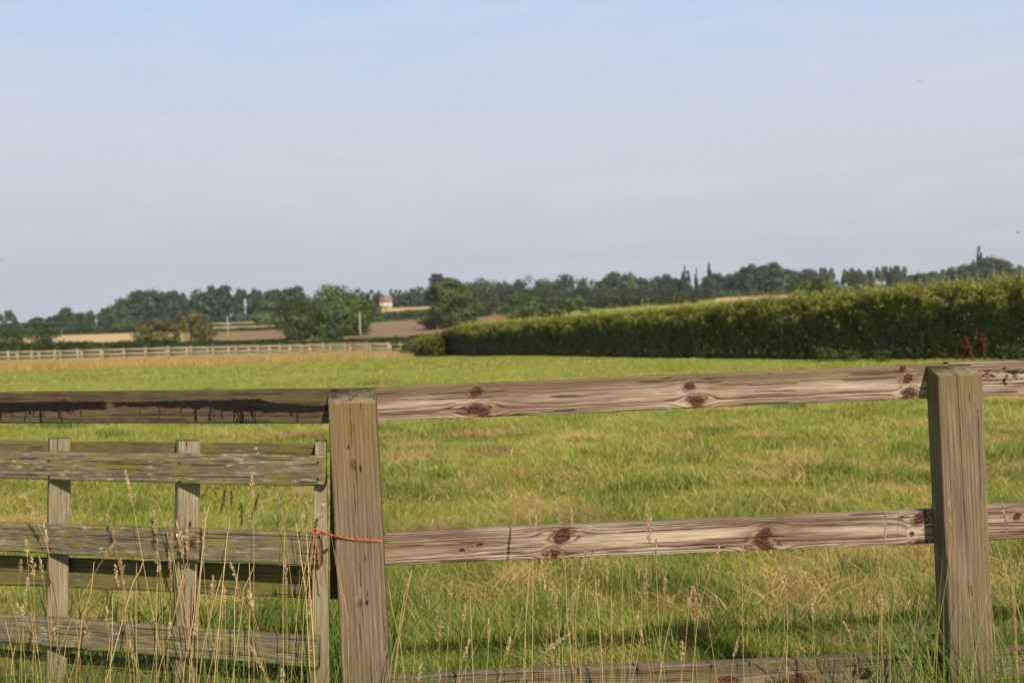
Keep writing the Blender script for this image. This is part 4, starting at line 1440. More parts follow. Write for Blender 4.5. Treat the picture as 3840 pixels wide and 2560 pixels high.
yL = (fence_y(1229), fence_y(1401))
p1 = post((1229, 1511), (1408, 1509), (1283, 2560), (1463, 2560), yL, .030, 23,
          [(.0, .42, .08, .06, .012), (.05, .65, -.02, .02, .006), (.0, .06, -.35, -.33, .012), (.3, 1.1, .12, .16, .006), (.25, .9, -.25, -.2, .005)],
          [(.165, .07, .020, .14, False), (.176, -.22, .014, .05, True), (.535, .09, .012, .14, False), (.535, -.19, .010, .07, True), (.12, .24, .008, .05, True)], .32)
yR = (fence_y(3518), fence_y(3683))
p2 = post((3518, 1408), (3685, 1403), (3569, 2560), (3733, 2560), yR, .024, 29,
          [(.0, .60, .15, .05, .024), (.5, 1.1, .06, -.06, .012), (.0, .25, -.35, -.4, .006), (.1, .4, -.7, -.72, .006)], [], .12)

p4 = post((-1560, 1500), (-1415, 1498), (-1500, 2460), (-1358, 2460), (3.62, 3.58), .03, 41,
          [(.0, .4, .1, .05, .012)], [], .2)
p3 = post((5860, 1322), (6022, 1316), (5915, 2470), (6077, 2466), (fence_y(5860), fence_y(6022)), .024, 37,
          [(.0, .5, -.1, .0, .014), (.3, 1.0, .3, .2, .008)], [], .2)

# ------------------------------------------------------------------ gate
gate_root = thing('timber_gate', (-.95, 3.1, gz(-.95, 3.1)), 'grey lichened timber gate of horizontal boards tied to the left fence post', 'gate')
GYR, GYL = 2.79, 3.02     # distance at the closing end and at the left edge of the photograph


def gate_y(px, off=0.0):
    t = px / 1210.
    inv = (1 / GYL) * (1 - t) + (1 / GYR) * t
    return 1 / inv + off


def gate_board(x1, tl, bl, tr, br, off, mat, seed, thick=.022, x0=-1380, fn=None, **kw):
    def ext(a, b, x):
        return a + (b - a) * x / x1
    c = corners((x0, ext(tl, tr, x0)), (x0, ext(bl, br, x0)), (x1, tr), (x1, br), gate_y(x0, off), gate_y(x1, off))
    d = c[2] - c[0]
    return plank_obj('board', c, Vector((-d.y, d.x, 0)), thick, mat, fn or flat_sawn(kw.pop('knots', []), seed, A=4.5, drift=.9, relief=.0006), 420, 34, gate_root, seed, rough_edge=.003, **kw)


gate_board(1214, 1693, 1795, 1709, 1824, 0, MAT_GATE, 41)
gate_board(1198, 1962, 2068, 1998, 2121, 0, MAT_GATE, 42, knots=[((at(723, 2010, gate_y(723)) - at(-1380, 1920, gate_y(-1380))).length, .05, .010, .009, 0)])
gate_board(1189, 2304, 2410, 2390, 2504, 0, MAT_GATE, 43)


_wa, _wb = at(-1380, 1640, gate_y(-1380, .085)), at(965, 1680, gate_y(965, .085))
WHITE_U = (_wb - _wa).length


def drop_white(u, V):
    return np.clip((.0045 - np.abs(u - WHITE_U - .002 * np.sin(V * 14))) / .004, 0, 1) * (fbm(u * 160, V * 9, seed=44) > .38) * (V > .05)


gate_board(1181, 1652, 1766, 1668, 1795, .085, MAT_BACK, 44, fn=flat_sawn([], 44, A=4.5, drift=.9, whitefn=drop_white))
gate_board(1172, 2087, 2193, 2127, 2243, .085, MAT_BACK, 45)
gate_board(1172, 2440, 2545, 2520, 2636, .085, MAT_BACK, 46)


def stile(tl, tr, bl, br, seed, mat=MAT_STILE, turn=24, offset=.024, dp=.055, slope=.0, knots=()):
    xm = (tl[0] + tr[0]) / 2
    y = gate_y(xm, offset)
    ct = [at(*tl, y), at(*tr, y)]
    cb = [at(*bl, y), at(*br, y)]
    # turn the face about the upright so its right side recedes
    w = (ct[1] - ct[0]).length
    dy = math.tan(R(turn)) * w
    a, b = at(*tl, y), at(*tr, y + dy)
    c, e = at(*bl, y), at(*br, y + dy)
    g = gz(a.x, a.y) - .05
    k = (g - a.z) / (c.z - a.z)
    c = a + (c - a) * k
    k = (g - b.z) / (e.z - b.z)
    e = b + (e - b) * k
    d = b - a
    nrm = Vector((-d.y, d.x, 0))
    Lm = (a - c).length

    def fn(u, V, vv, Hh):
        r = post_rings(seed, [(.0, .3, .3, .25, .01)], list(knots), .1, Lm)(u, V, vv, Hh)
        return r
    return plank_obj('stile', (c, e, a, b), nrm, dp, mat, fn, 260, 26, gate_root, seed, slope=slope, rough_edge=.0025)


stile((188, 1645), (269, 1646), (175, 2560), (250, 2560), 51)
stile((672, 1653), (753, 1655), (658, 2560), (735, 2560), 52, knots=[(.235, -.15, .012, .12, True)])
stile((1181, 1657), (1224, 1659), (1163, 2560), (1237, 2560), 53, offset=.024, turn=8)

stile((-590, 1632), (-512, 1633), (-560, 2520), (-486, 2520), 55)
stile((-1370, 1622), (-1296, 1623), (-1330, 2480), (-1260, 2480), 56)

# dark strip standing in for the shadow in the gap between gate and post
yS = 2.975
cS = corners((1236, 1659), (1236, 2246), (1272, 1659), (1272, 2246), yS, yS)
plank_obj('gap_shadow_strip', (cS[1], cS[3], cS[0], cS[2]), (0, 1, 0), .03, MAT_BACK, post_rings(54, [], [], .1, 1.0), 120, 12, gate_root, 54)
# nail heads on the boards
nm = MB()
for (px, py) in [(183, 1727), (183, 1786), (673, 1735), (673, 1803), (1192, 1733), (1192, 1795), (189, 2056), (675, 2020), (675, 2074), (1176, 2050), (1178, 2093), (1176, 2400), (1178, 2470)]:
    p = at(px, py, gate_y(px, -.001))
    nm.tube([p + Vector((0, .004, 0)), p + Vector((0, -.0015, 0))], [.0032, .0032], 8, (.02, .016, .014))
nails = nm.obj('nail_heads', MAT_STEM, gate_root)

# ------------------------------------------------------------------ orange twine
tw = MB()
r = np.random.default_rng(3)


def strand(pts, rad=.0017, col=(.42, .120, .042)):
    P = np.array([tuple(p) for p in pts])
    n = max(8, int(len(P) * 7))
    t = np.linspace(0, len(P) - 1, n)
    Q = np.stack([np.interp(t, np.arange(len(P)), P[:, k]) for k in range(3)], 1)
    for _ in range(2):
        Q[1:-1] = (Q[:-2] + 2 * Q[1:-1] + Q[2:]) / 4
    for k in range(2):
        ph = np.linspace(0, n * 1.1, n) + k * math.pi
        off = np.stack([np.cos(ph) * 0, np.sin(ph) * .0013, np.cos(ph) * .0013], 1)
        tw.tube(Q + off, [rad * .8] * n, 5, tuple(np.array(col) * (1 + .15 * k)))


fy = fence_y
strand([at(1178, 1984, 2.780), at(1200, 1990, 2.775), at(1236, 2006, 2.745), at(1262, 2012, 2.79), at(1290, 2020, fy(1290, -.004)), at(1350, 2026, fy(1350, -.004)), at(1400, 2028, fy(1400, -.004)),
        at(1429, 2030, fy(1429, -.003)), at(1437, 2020, fy(1437, .03)), at(1446, 1998, fy(1446, .062)), at(1430, 1992, fy(1430, .11))])
strand([at(1180, 1996, 2.778), at(1215, 2000, 2.770), at(1240, 2004, 2.735), at(1264, 2009, 2.785), at(1320, 2021, fy(1320, -.006)), at(1400, 2024, fy(1400, -.006)), at(1431, 2026, fy(1431, -.003)), at(1444, 2004, fy(1444, .05))])
strand([at(1170, 1988, 2.785), at(1176, 1981, 2.780), at(1186, 1983, 2.775), at(1180, 2002, 2.773), at(1172, 2030, 2.775), at(1163, 2090, 2.775), at(1163, 2120, 2.775), at(1168, 2168, 2.775)])
strand([at(1172, 1984, 2.780), at(1178, 2006, 2.773), at(1192, 2050, 2.773), at(1198, 2110, 2.773), at(1204, 2160, 2.775), at(1206, 2190, 2.775), at(1213, 2196, 2.770)])
twine = tw.obj('baling_twine', MAT_TWINE, None, at(1200, 2000, 2.9))
tag(twine, 'bright orange baling twine looped round the left post and tied to the gate', 'twine')


# ------------------------------------------------------------------ grass
def blades(X, Y, H, Wd, lean, ang, cols, segs=2, curl=1.0, r=rng, lift=0.0):
    """curved tapering blades; lean = horizontal travel of the tip / height"""
    n = len(X)
    Z = ground_z(X, Y) + lift
    dx, dy = np.cos(ang), np.sin(ang)
    face = r.uniform(0, 2 * math.pi, n)
    # blade width axis, mostly across the view
    wx, wy = np.cos(face), np.sin(face) * .6
    levels = []
    for s in range(segs):
        f = s / segs
        w = Wd * (1 - f ** 1.6) * .5
        hx = lean * H * f ** (1 + curl)
        hz_ = H * (f - .35 * np.minimum(lean, 1.6) * f ** 2.2 * .6)
        b = np.stack([X + dx * hx, Y + dy * hx, Z + hz_], 1)
        o = np.stack([wx * w, wy * w, 0 * w], 1)
        levels += [b - o, b + o]
    hx = lean * H
    tip = np.stack([X + dx * hx, Y + dy * hx, Z + H * (1 - .35 * np.minimum(lean, 1.6) * .6)], 1)
    V = np.stack(levels + [tip], 1)
    k = 2 * segs + 1
    base = np.arange(n)[:, None] * k
    faces = []
    for s in range(segs - 1):
        faces.append(base + np.array([[2 * s, 2 * s + 1, 2 * s + 3, 2 * s + 2]]))
    tri = base + np.array([[2 * segs - 2, 2 * segs - 1, 2 * segs]])
    cc = np.repeat(cols, k, axis=0)
    return V.reshape(-1, 3), (np.vstack(faces) if faces else np.zeros((0, 4), int)), tri, cc


class Blades:
    def __init__(self):
        self.V, self.q, self.t, self.c, self.n = [], [], [], [], 0

    def add(self, *a, **k):
        V, q, t, c = blades(*a, **k)
        self.V.append(V)
        self.q.append(q + self.n)
        self.t.append(t + self.n)
        self.c.append(c)
        self.n += len(V)

    def obj(self, name, mat, label, cat='grass'):
        q = np.vstack(self.q)
        t = np.vstack(self.t)
        o = link(name, mesh_np(name, np.vstack(self.V), [q, t], mat, np.vstack(self.c)))
        tag(o, label, cat, None, 'stuff')
        return o


GREEN = np.array((.26, .335, .058))
LUSH = np.array((.13, .235, .034))
YELLOW = np.array((.49, .44, .105))
STRAW = np.array((.70, .50, .23))
BROWN = np.array((.40, .245, .125))


def meadow_colour(X, Y, r):
    n = len(X)
    a = fbm(X * 1.1, Y * .75, seed=51, oct=4)
    b = fbm(X * .22, Y * .16, seed=52, oct=3)
    c = fbm(X * 3.1, Y * 2.1, seed=53, oct=3)
    e = fbm(X * 5.0, Y * 2.6, seed=54, oct=3)
    straw = np.clip((a * .22 + c * .43 + e * .35 - .515) / .07, 0, 1) * np.clip((b - .22) / .25, .25, 1)
    straw = straw * np.interp(Y, [3.5, 7, 14, 30, 100], [.85, .42, .28, .16, .12])
    lush = np.clip((.455 - (a * .6 + c * .4)) / .08, 0, 1)
    pick = r.random(n)
    ps = .10 + .52 * straw
    pb = .025 + .09 * straw
    col = np.where((pick < ps)[:, None], STRAW, GREEN * (1 - lush[:, None]) + LUSH * lush[:, None])
    col = np.where(((pick >= ps) & (pick < ps + pb))[:, None], BROWN, col)
    mixy = (r.random(n) * .8 + .25 * np.clip((Y - 6) / 20, 0, 1))[:, None]
    col = np.where((pick >= ps + pb)[:, None], col * (1 - mixy * .45) + YELLOW * mixy * .45, col)
    return col * r.uniform(.75, 1.25, (n, 1)), straw, lush


def scatter(n, y0, y1, r, power=1.0, az=.60):
    # density falls with distance: uniform in 1/Y**power
    t = r.random(n)
    if power == 0:
        Y = y0 + (y1 - y0) * t
    else:
        p = -power
        Y = (y0 ** p + (y1 ** p - y0 ** p) * t) ** (1 / p)
    X = (r.random(n) * 2 - 1) * az * Y
    return X, Y


gb = Blades()
for (n, y0, y1, h, w, segs) in [(150000, 3.6, 8, .070, .0044, 3), (180000, 8, 18, .065, .0085, 2), (130000, 18, 45, .065, .018, 2), (80000, 45, 104, .07, .045, 2)]:
    r = np.random.default_rng(int(y0 * 10))
    X, Y = scatter(n, y0, y1, r, 1.0, .58)
    # also a margin of open meadow beside the view
    mx = int(n * {3.6: .75, 8: .4, 18: .12}.get(y0, 0))
    X2, Y2 = scatter(mx, y0, y1, r, 1.0, 1.0)
    X2 = np.sign(X2) * (.57 * Y2 + r.random(mx) * (4.5 if y0 < 18 else 7))
    X, Y = np.concatenate([X, X2]), np.concatenate([Y, Y2])
    k = ~((X > 17 - (Y - 28) * .5) & (Y > 33))
    X, Y = X[k], Y[k]
    n = len(X)
    col, straw, lush = meadow_colour(X, Y, r)
    clump = fbm(X * 2.3, Y * 1.7, seed=61)
    tuft = np.clip((fbm(X * .8, Y * .6, seed=62) - .5) * 4, 0, 1)
    H = h * r.uniform(.45, 1.5, n) * (.55 + .9 * clump) * (1 + .8 * lush * np.clip((12 - Y) / 6, .1, 1)) * (1 + .25 * tuft) * (1 - .35 * straw)
    lean = np.abs(r.normal(.7, .45, n)) * (1 + 2.0 * straw)
    ang = r.uniform(0, 2 * math.pi, n)
    ang = np.where(r.random(n) < .5, fbm(X * .7, Y * .7, seed=63) * 9, ang)
    gb.add(X, Y, H, w * r.uniform(.6, 1.4, n), lean, ang, col, segs=segs, r=r)
# flattened hay lying in clumps
r = np.random.default_rng(77)
for k in range(105):
    Yc = float(3.9 * (16 / 3.9) ** r.random())
    Xc = float(r.uniform(-.5, .52) * Yc)
    m = int(r.integers(90, 260))
    sx, sy = r.uniform(.08, .26), r.uniform(.05, .13)
    X = Xc + r.normal(size=m) * sx * (1 + Yc / 30)
    Y = Yc + r.normal(size=m) * sy * (1 + Yc / 20)
    cc = (STRAW if r.random() < .7 else BROWN * 1.3)[None] * r.uniform(.6, 1.25, (m, 1))
    gb.add(X, Y, r.uniform(.05, .14, m), .0045 * r.uniform(.6, 1.3, m) * max(1, Yc / 7), r.uniform(1.2, 4.5, m), r.uniform(0, 6.28, m), cc, segs=3, curl=.4, r=r, lift=.03)
# taller rank tufts left by the grazing
for k in range(60):
    Yc = float(4.2 * (34 / 4.2) ** r.random())
    Xc = float(r.uniform(-.5, .52) * Yc)
    m = int(r.integers(60, 160))
    X = Xc + r.normal(size=m) * .10 * (1 + Yc / 25)
    Y = Yc + r.normal(size=m) * .07 * (1 + Yc / 18)
    base_c = np.array((.085, .165, .024)) if r.random() < .65 else np.array((.20, .15, .06))
    gb.add(X, Y, r.uniform(.09, .20, m), .0048 * r.uniform(.6, 1.3, m) * max(1, Yc / 7), np.abs(r.normal(.45, .25, m)), r.uniform(0, 6.28, m), base_c[None] * r.uniform(.7, 1.4, (m, 1)), segs=3, r=r)
gb.obj('meadow_grass', MAT_GRASS, 'grazed yellow-green meadow grass with straw-coloured thatch filling the paddock')

# tall dry grass at the far end of the paddock
db = Blades()
r = np.random.default_rng(78)
n = 70000
Y = r.uniform(60, 97, n)
X = r.uniform(-.52, -.02, n) * Y
px = 1920 + F * X / Y
edge = 66 + 10 * (fbm(X * .12, Y * .12, seed=71) - .5) * 2 + np.clip((px - 900) / 700, 0, 1) * 22
dens = np.clip((Y - edge) / 7, 0, 1) * np.clip((1680 - px) / 160, 0, 1)
k = r.random(n) < dens
X, Y = X[k], Y[k]
n = len(X)
tone = fbm(X * .25, Y * .25, seed=72)[:, None]
cc = np.array((.50, .34, .12)) * (1 - tone) + np.array((.40, .25, .11)) * tone
cc = np.where((r.random(n) < .15)[:, None], np.array((.22, .23, .06)), cc) * r.uniform(.75, 1.3, (n, 1))
db.add(X, Y, r.uniform(.25, .62, n) * np.interp(Y, [60, 80, 90, 98], [1, 1, .55, .45]), .035 * r.uniform(.6, 1.4, n), np.abs(r.normal(.2, .15, n)), r.uniform(0, 6.28, n), cc, segs=2, r=r)
db.obj('dry_grass', MAT_DRY, 'band of tall golden dry grass in front of the far rail fence')

# verge grass at the foot of the fence and gate
vb = Blades()
r = np.random.default_rng(79)


def verge(n, xa, xb, ya, yb, h0, h1, cols, width=.006, lean=.5, segs=5, dens=None):
    X = r.uniform(xa, xb, n)
    Y = r.uniform(ya, yb, n)
    if dens is not None:
        k = r.random(n) < dens(X, Y)
        X, Y = X[k], Y[k]
        n = len(X)
    ci = r.integers(0, len(cols), n)
    cc = np.array(cols)[ci] * r.uniform(.7, 1.3, (n, 1))
    H = r.uniform(h0, h1, n)
    vb.add(X, Y, H, width * r.uniform(.6, 1.4, n), np.abs(r.normal(lean, .3, n)), r.uniform(0, 6.28, n), cc, segs=segs, curl=1.0, r=r)


VG = [(.125, .225, .028), (.16, .26, .036), (.21, .26, .045), (.08, .16, .022)]
verge(5600, -1.75, -.42, 2.36, 2.86, .34, .68, VG, .0065, .6)
verge(900, -1.75, -.42, 2.42, 3.0, .3, .66, [(.42, .33, .15), (.30, .24, .10)], .004, .6)
verge(1400, -1.9, -.5, 3.35, 4.3, .25, .60, VG, .006, .5)
verge(900, -.36, 1.25, 2.5, 2.8, .30, .52, VG, .005, .45)
verge(500, -.36, 1.25, 2.5, 2.8, .26, .55, [(.42, .33, .15), (.30, .24, .10)], .0035, .4)
verge(3800, -.42, 1.9, 3.1, 4.4, .08, .30, VG, .005, .5, 4, dens=lambda X, Y: np.clip((fbm(X * 1.8, Y * 1.8, seed=81) - .38) * 5, .08, 1))
# tufts round the right post
verge(380, .90, 1.42, 2.50, 2.90, .40, .80, VG, .0065, .45)
verge(230, 1.36, 1.9, 2.6, 3.3, .35, .68, VG, .006, .5)
verge(160, .9, 1.9, 2.5, 3.1, .5, .95, [(.42, .33, .15), (.34, .27, .10)], .0035, .3)
verge(1500, -3.0, -1.75, 2.3, 3.6, .3, .62, VG, .0065, .6)
verge(900, 1.9, 4.2, 2.5, 3.5, .3, .6, VG, .006, .5)
verge(1500, 1.9, 4.2, 3.1, 4.2, .08, .3, VG, .005, .5, 4)
vb.obj('verge_grass', MAT_GRASS, 'long rank green grass growing along the foot of the fence and gate')

# ------------------------------------------------------------------ seed stalks
STALK_COL = [(.50, .37, .16), (.42, .33, .14), (.33, .31, .10), (.46, .28, .12)]
HEAD_COL = [(.56, .40, .24), (.50, .36, .24), (.44, .28, .17), (.60, .46, .28)]


def stalk(tip, head_end, low, Y, label, group, fat=1.0, bare=False, seed=0, stemr=.0010):
    r = np.random.default_rng(seed + 100)
    T = np.array(at(*tip, Y))
    Hd = np.array(at(*head_end, Y + .005))
    Lw = np.array(at(*low, Y + .01))
    g = gz(Lw[0], Lw[1])
    # carry the stem on down to the ground
    d = Lw - Hd
    k = min(3.0, (g - Lw[2]) / d[2]) if abs(d[2]) > .02 else 0
    G = Lw + np.array([d[0] * k * .6, d[1] * k, g - Lw[2] - .02])
    ctrl = np.stack([G, Lw, Hd, T])
    t = np.concatenate([[0], np.cumsum(np.linalg.norm(np.diff(ctrl, axis=0), axis=1))])
    s = np.linspace(0, t[-1], 26)
    Q = np.stack([np.interp(s, t, ctrl[:, i]) for i in range(3)], 1)
    fq = np.linspace(0, 1, 26)
    Q = Q + (np.sin(fq * math.pi * r.uniform(.8, 2.2)) * fq * (1 - fq))[:, None] * (r.normal(size=3) * np.array([.09, .05, 0]))[None]
    for _ in range(8):
        Q[1:-1] = (Q[:-2] + 2 * Q[1:-1] + Q[2:]) / 4
    sc = np.array(STALK_COL[seed % 4]) * r.uniform(.8, 1.15)
    root = thing('seed_grass_stalk', tuple(G), label, 'grass stalk', group)
    b = MB()
    b.tube(Q, np.linspace(stemr * 1.25, stemr * .55, 26), 5, tuple(sc))
    b.obj('stem', MAT_STEM, root, smooth=True)
    if bare:
        return
    hl = t[-1] - t[2]
    n = int(max(30, hl / .0009))
    f = r.random(n)
    sa = t[2] + hl * (-.04 + 1.03 * f)
    C = np.stack([np.interp(sa, s, Q[:, i]) for i in range(3)], 1)
    tan = (T - Hd) / (np.linalg.norm(T - Hd) + 1e-9)
    out = unit(n, r)
    prof = np.sin(np.pi * np.clip(.12 + .86 * f, 0, 1)) ** .7 * (.75 + .5 * vnoise(f * 9, f * 0 + seed))
    C = C + out * (.0050 * fat * 1.15 * prof * r.uniform(.3, 1, n))[:, None]
    ax = tan[None] * 1.0 + out * .55
    ax /= np.linalg.norm(ax, axis=1)[:, None]
    sd = np.cross(ax, unit(n, r))
    sd /= np.linalg.norm(sd, axis=1)[:, None] + 1e-9
    ln = (r.uniform(.004, .008, n) * (.7 + .4 * fat))[:, None]
    wd = (r.uniform(.0010, .0019, n))[:, None]
    wd = wd * 1.25
    P = np.stack([C - ax * ln * .5, C + sd * wd, C + ax * ln * .6, C - sd * wd], 1).reshape(-1, 3)
    hc = np.array(HEAD_COL[seed % 4])[None] * r.uniform(.65, 1.3, (n, 1))
    me = mesh_np('seed_head', P - np.array(root.location), [np.arange(n * 4).reshape(n, 4)], MAT_SEED, np.repeat(hc, 4, axis=0))
    link('seed_head', me, root)


L_GATE = 'pale dry grass stalk with a feathery seed head standing in front of the gate'
L_GBEH = 'dry seed head rising just behind the boards of the gate'
L_MID = 'tan grass stalk with a seed head in front of the rails between the two posts'
L_MBEH = 'seed head rising from behind the middle rail between the two posts'
L_RIGHT = 'thin grass stalk with a small seed head close to the right-hand post'
gate_stalks = [
    ((468, 1761), (504, 1883), (600, 2400), 2.95, 0), ((85, 1850), (152, 1940), (185, 2400), 2.9, 1), ((404, 1906), (421, 2008), (440, 2300), 2.9, 0),
    ((165, 1962), (182, 2030), (215, 2500), 2.8, 0), ((98, 2018), (104, 2083), (127, 2300), 2.75, 0), ((577, 1910), (600, 1985), (680, 2450), 2.92, 0),
    ((632, 1905), (648, 2050), (690, 2500), 2.8, 0), ((660, 1950), (668, 2085), (672, 2400), 2.85, 0), ((700, 1980), (708, 2062), (715, 2500), 2.85, 0),
    ((767, 1905), (773, 2050), (800, 2540), 2.8, 0), ((79, 2098), (83, 2140), (40, 2420), 2.8, 0), ((117, 2081), (135, 2155), (140, 2400), 2.82, 0),
    ((149, 2087), (165, 2158), (172, 2420), 2.8, 0), ((104, 2166), (80, 2230), (78, 2420), 2.75, 0), ((451, 2092), (458, 2150), (490, 2400), 2.8, 0),
    ((432, 2117), (419, 2190), (440, 2450), 2.78, 0), ((464, 2179), (465, 2262), (478, 2450), 2.75, 0), ((585, 2066), (612, 2132), (625, 2400), 2.78, 0),
    ((633, 2070), (655, 2168), (640, 2450), 2.75, 0), ((799, 2158), (801, 2235), (805, 2480), 2.78, 0), ((838, 2185), (852, 2250), (870, 2500), 2.78, 0),
    ((862, 2105), (890, 2170), (960, 2480), 2.8, 0), ((889, 2198), (900, 2292), (905, 2520), 2.78, 0), ((931, 2211), (946, 2270), (1000, 2520), 2.78, 0),
    ((935, 2411), (982, 2512), (1010, 2600), 2.65, 0), ((190, 2321), (186, 2370), (200, 2520), 2.7, 0), ((320, 2338), (328, 2398), (340, 2540), 2.7, 0),
    ((638, 2330), (644, 2390), (650, 2540), 2.7, 0), ((400, 2275), (392, 2345), (380, 2520), 2.7, 0), ((432, 2028), (368, 2082), (260, 2330), 2.78, 0),
    ((1038, 1836), (1074, 1932), (1087, 2040), 2.9, 0), ((1139, 1924), (1141, 1968), (1140, 2250), 2.9, 0), ((1214, 1872), (1182, 1945), (1172, 2300), 2.85, 0),
    ((1070, 2090), (1076, 2200), (1075, 2400), 2.8, 0), ((1146, 2090), (1146, 2192), (1130, 2420), 2.8, 0), ((935, 2220), (945, 2272), (990, 2480), 2.75, 0),
    ((1160, 2216), (1170, 2300), (1185, 2500), 2.72, 0), ((60, 2262), (110, 2290), (130, 2460), 2.7, 0), ((20, 2195), (48, 2262), (70, 2480), 2.72, 0),
    ((485, 2400), (500, 2470), (520, 2600), 2.6, 0), ((742, 2310), (738, 2380), (735, 2520), 2.66, 0), ((1060, 2500), (1075, 2560), (1080, 2660), 2.6, 0),
]
for i, (a, b, c, Y, bend) in enumerate(gate_stalks):
    Y = min(Y, gate_y(a[0]) - .05, gate_y(c[0]) - .05)
    stalk(a, b, c, Y, L_GATE, 'seed stalks in front of the gate', 1.0 + .25 * (i % 3), seed=i)
gate_behind = [((565, 1920), (568, 1982), (600, 2400), 3.34), ((848, 1830), (815, 1925), (780, 2060), 3.36), ((868, 1838), (865, 1888), (855, 2050), 3.38), ((905, 1882), (908, 1962), (912, 2300), 3.4),
               ((943, 1772), (950, 1868), (945, 2050), 2.95), ((970, 1850), (925, 1960), (900, 2080), 3.36)]
for i, (a, b, c, Y) in enumerate(gate_behind):
    if Y < 3:
        Y = gate_y(a[0]) - .05
        stalk(a, b, c, Y, 'thick forked-looking seed head overlapping the lower edge of the gate\'s top board', None, 1.7, seed=200 + i)
    else:
        stalk(a, b, c, Y, L_GBEH, 'seed heads behind the gate', 1.1, seed=200 + i)
mid_stalks = [
    ((2433, 1899), (2446, 2026), (2428, 2400), 2.72, 1.5), ((2459, 2019), (2460, 2130), (2482, 2540), 2.72, 1.1), ((2059, 2054), (2060, 2180), (2066, 2520), 2.72, 1.1),
    ((2035, 2152), (2056, 2202), (2060, 2500), 2.7, 1.1), ((2070, 2173), (2090, 2278), (2108, 2540), 2.68, 1.6), ((2201, 2054), (2188, 2172), (2150, 2540), 2.72, 1.1),
    ((2222, 2063), (2216, 2142), (2205, 2500), 2.72, 1.1), ((2278, 2108), (2277, 2172), (2270, 2520), 2.72, .9), ((2388, 2115), (2380, 2175), (2370, 2500), 2.72, .8),
    ((2498, 2105), (2490, 2222), (2478, 2520), 2.7, 1.0), ((2243, 2171), (2246, 2240), (2250, 2520), 2.7, .9), ((1694, 2175), (1690, 2242), (1680, 2500), 2.72, 1.1),
    ((1745, 2265), (1736, 2332), (1720, 2540), 2.68, 1.2), ((1832, 2316), (1846, 2402), (1850, 2560), 2.66, .9), ((1872, 2302), (1875, 2362), (1872, 2540), 2.7, .9),
    ((1914, 2386), (1915, 2450), (1890, 2560), 2.62, 1.0), ((2140, 2372), (2060, 2422), (1960, 2540), 2.66, 1.2), ((2131, 2246), (2138, 2298), (2152, 2540), 2.68, 1.0),
    ((2332, 2288), (2330, 2352), (2340, 2540), 2.68, .9), ((2386, 2297), (2412, 2402), (2440, 2560), 2.66, 1.1), ((2597, 2199), (2570, 2270), (2540, 2500), 2.7, 1.1),
    ((2421, 2130), (2420, 2232), (2420, 2540), 2.7, 1.5), ((1654, 2310), (1650, 2380), (1655, 2540), 2.68, 1.0), ((1762, 2396), (1735, 2475), (1700, 2600), 2.62, 1.0),
    ((2700, 2044), (2676, 2120), (2620, 2240), 2.72, .9), ((2787, 2034), (2787, 2140), (2810, 2520), 2.72, .9), ((2605, 2197), (2610, 2325), (2616, 2540), 2.66, 1.6),
    ((2911, 2113), (2923, 2200), (2925, 2420), 2.74, .8), ((2937, 2134), (2947, 2222), (2945, 2420), 2.74, .8), ((2961, 2070), (2958, 2150), (2948, 2500), 2.74, .7),
    ((3254, 2240), (3252, 2312), (3250, 2480), 2.7, .9), ((3043, 2250), (3038, 2312), (3010, 2480), 2.7, .9), ((3164, 2329), (3190, 2372), (3200, 2520), 2.66, 1.0),
    ((2769, 2387), (2750, 2452), (2740, 2560), 2.62, 1.0), ((2890, 2271), (2880, 2332), (2860, 2500), 2.7, .8), ((2560, 2400), (2545, 2470), (2540, 2600), 2.6, 1.0),
    ((1580, 2490), (1568, 2540), (1560, 2640), 2.58, 1.0), ((2030, 1778), (2007, 1965), (1985, 2400), 2.72, .8),
]
for i, (a, b, c, Y, fat) in enumerate(mid_stalks):
    stalk(a, b, c, Y, L_MID, 'seed stalks between the posts', fat, seed=300 + i)
mid_behind = [((2074, 1850), (2103, 1971), (2108, 2400), 3.15, 1.4), ((2142, 1891), (2145, 1968), (2140, 2400), 3.15, 1.0), ((2225, 1867), (2205, 1955), (2196, 2400), 3.2, .9),
              ((2010, 1920), (2004, 1985), (1960, 2400), 3.15, .9), ((1626, 1945), (1600, 1990), (1520, 2300), 3.1, 1.2)]
for i, (a, b, c, Y, fat) in enumerate(mid_behind):
    stalk(a, b, c, Y, L_MBEH, 'seed heads behind the middle rail', fat, seed=400 + i)
right_stalks = [((3312, 2197), (3300, 2265), (3290, 2480), 2.74, .9), ((3322, 1907), (3312, 2030), (3302, 2440), 2.74, .6), ((3412, 1810), (3400, 1850), (3390, 2300), 2.95, .6),
                ((3752, 1855), (3785, 1990), (3800, 2400), 2.74, .5), ((3795, 2090), (3800, 2125), (3815, 2480), 2.8, .7), ((3560, 1885), (3590, 1985), (3545, 2420), 2.72, .5),
                ((3470, 2090), (3480, 2160), (3470, 2480), 2.74, .6), ((3500, 1870), (3490, 1925), (3485, 2400), 3.1, 1.0)]
for i, (a, b, c, Y, fat) in enumerate(right_stalks):
    stalk(a, b, c, Y, L_RIGHT, 'seed stalks beside the right post', fat, seed=500 + i, stemr=.0009)

# bare straw stems without heads: gathered as part of the verge, far too tangled to count
sb = MB()
r = np.random.default_rng(91)


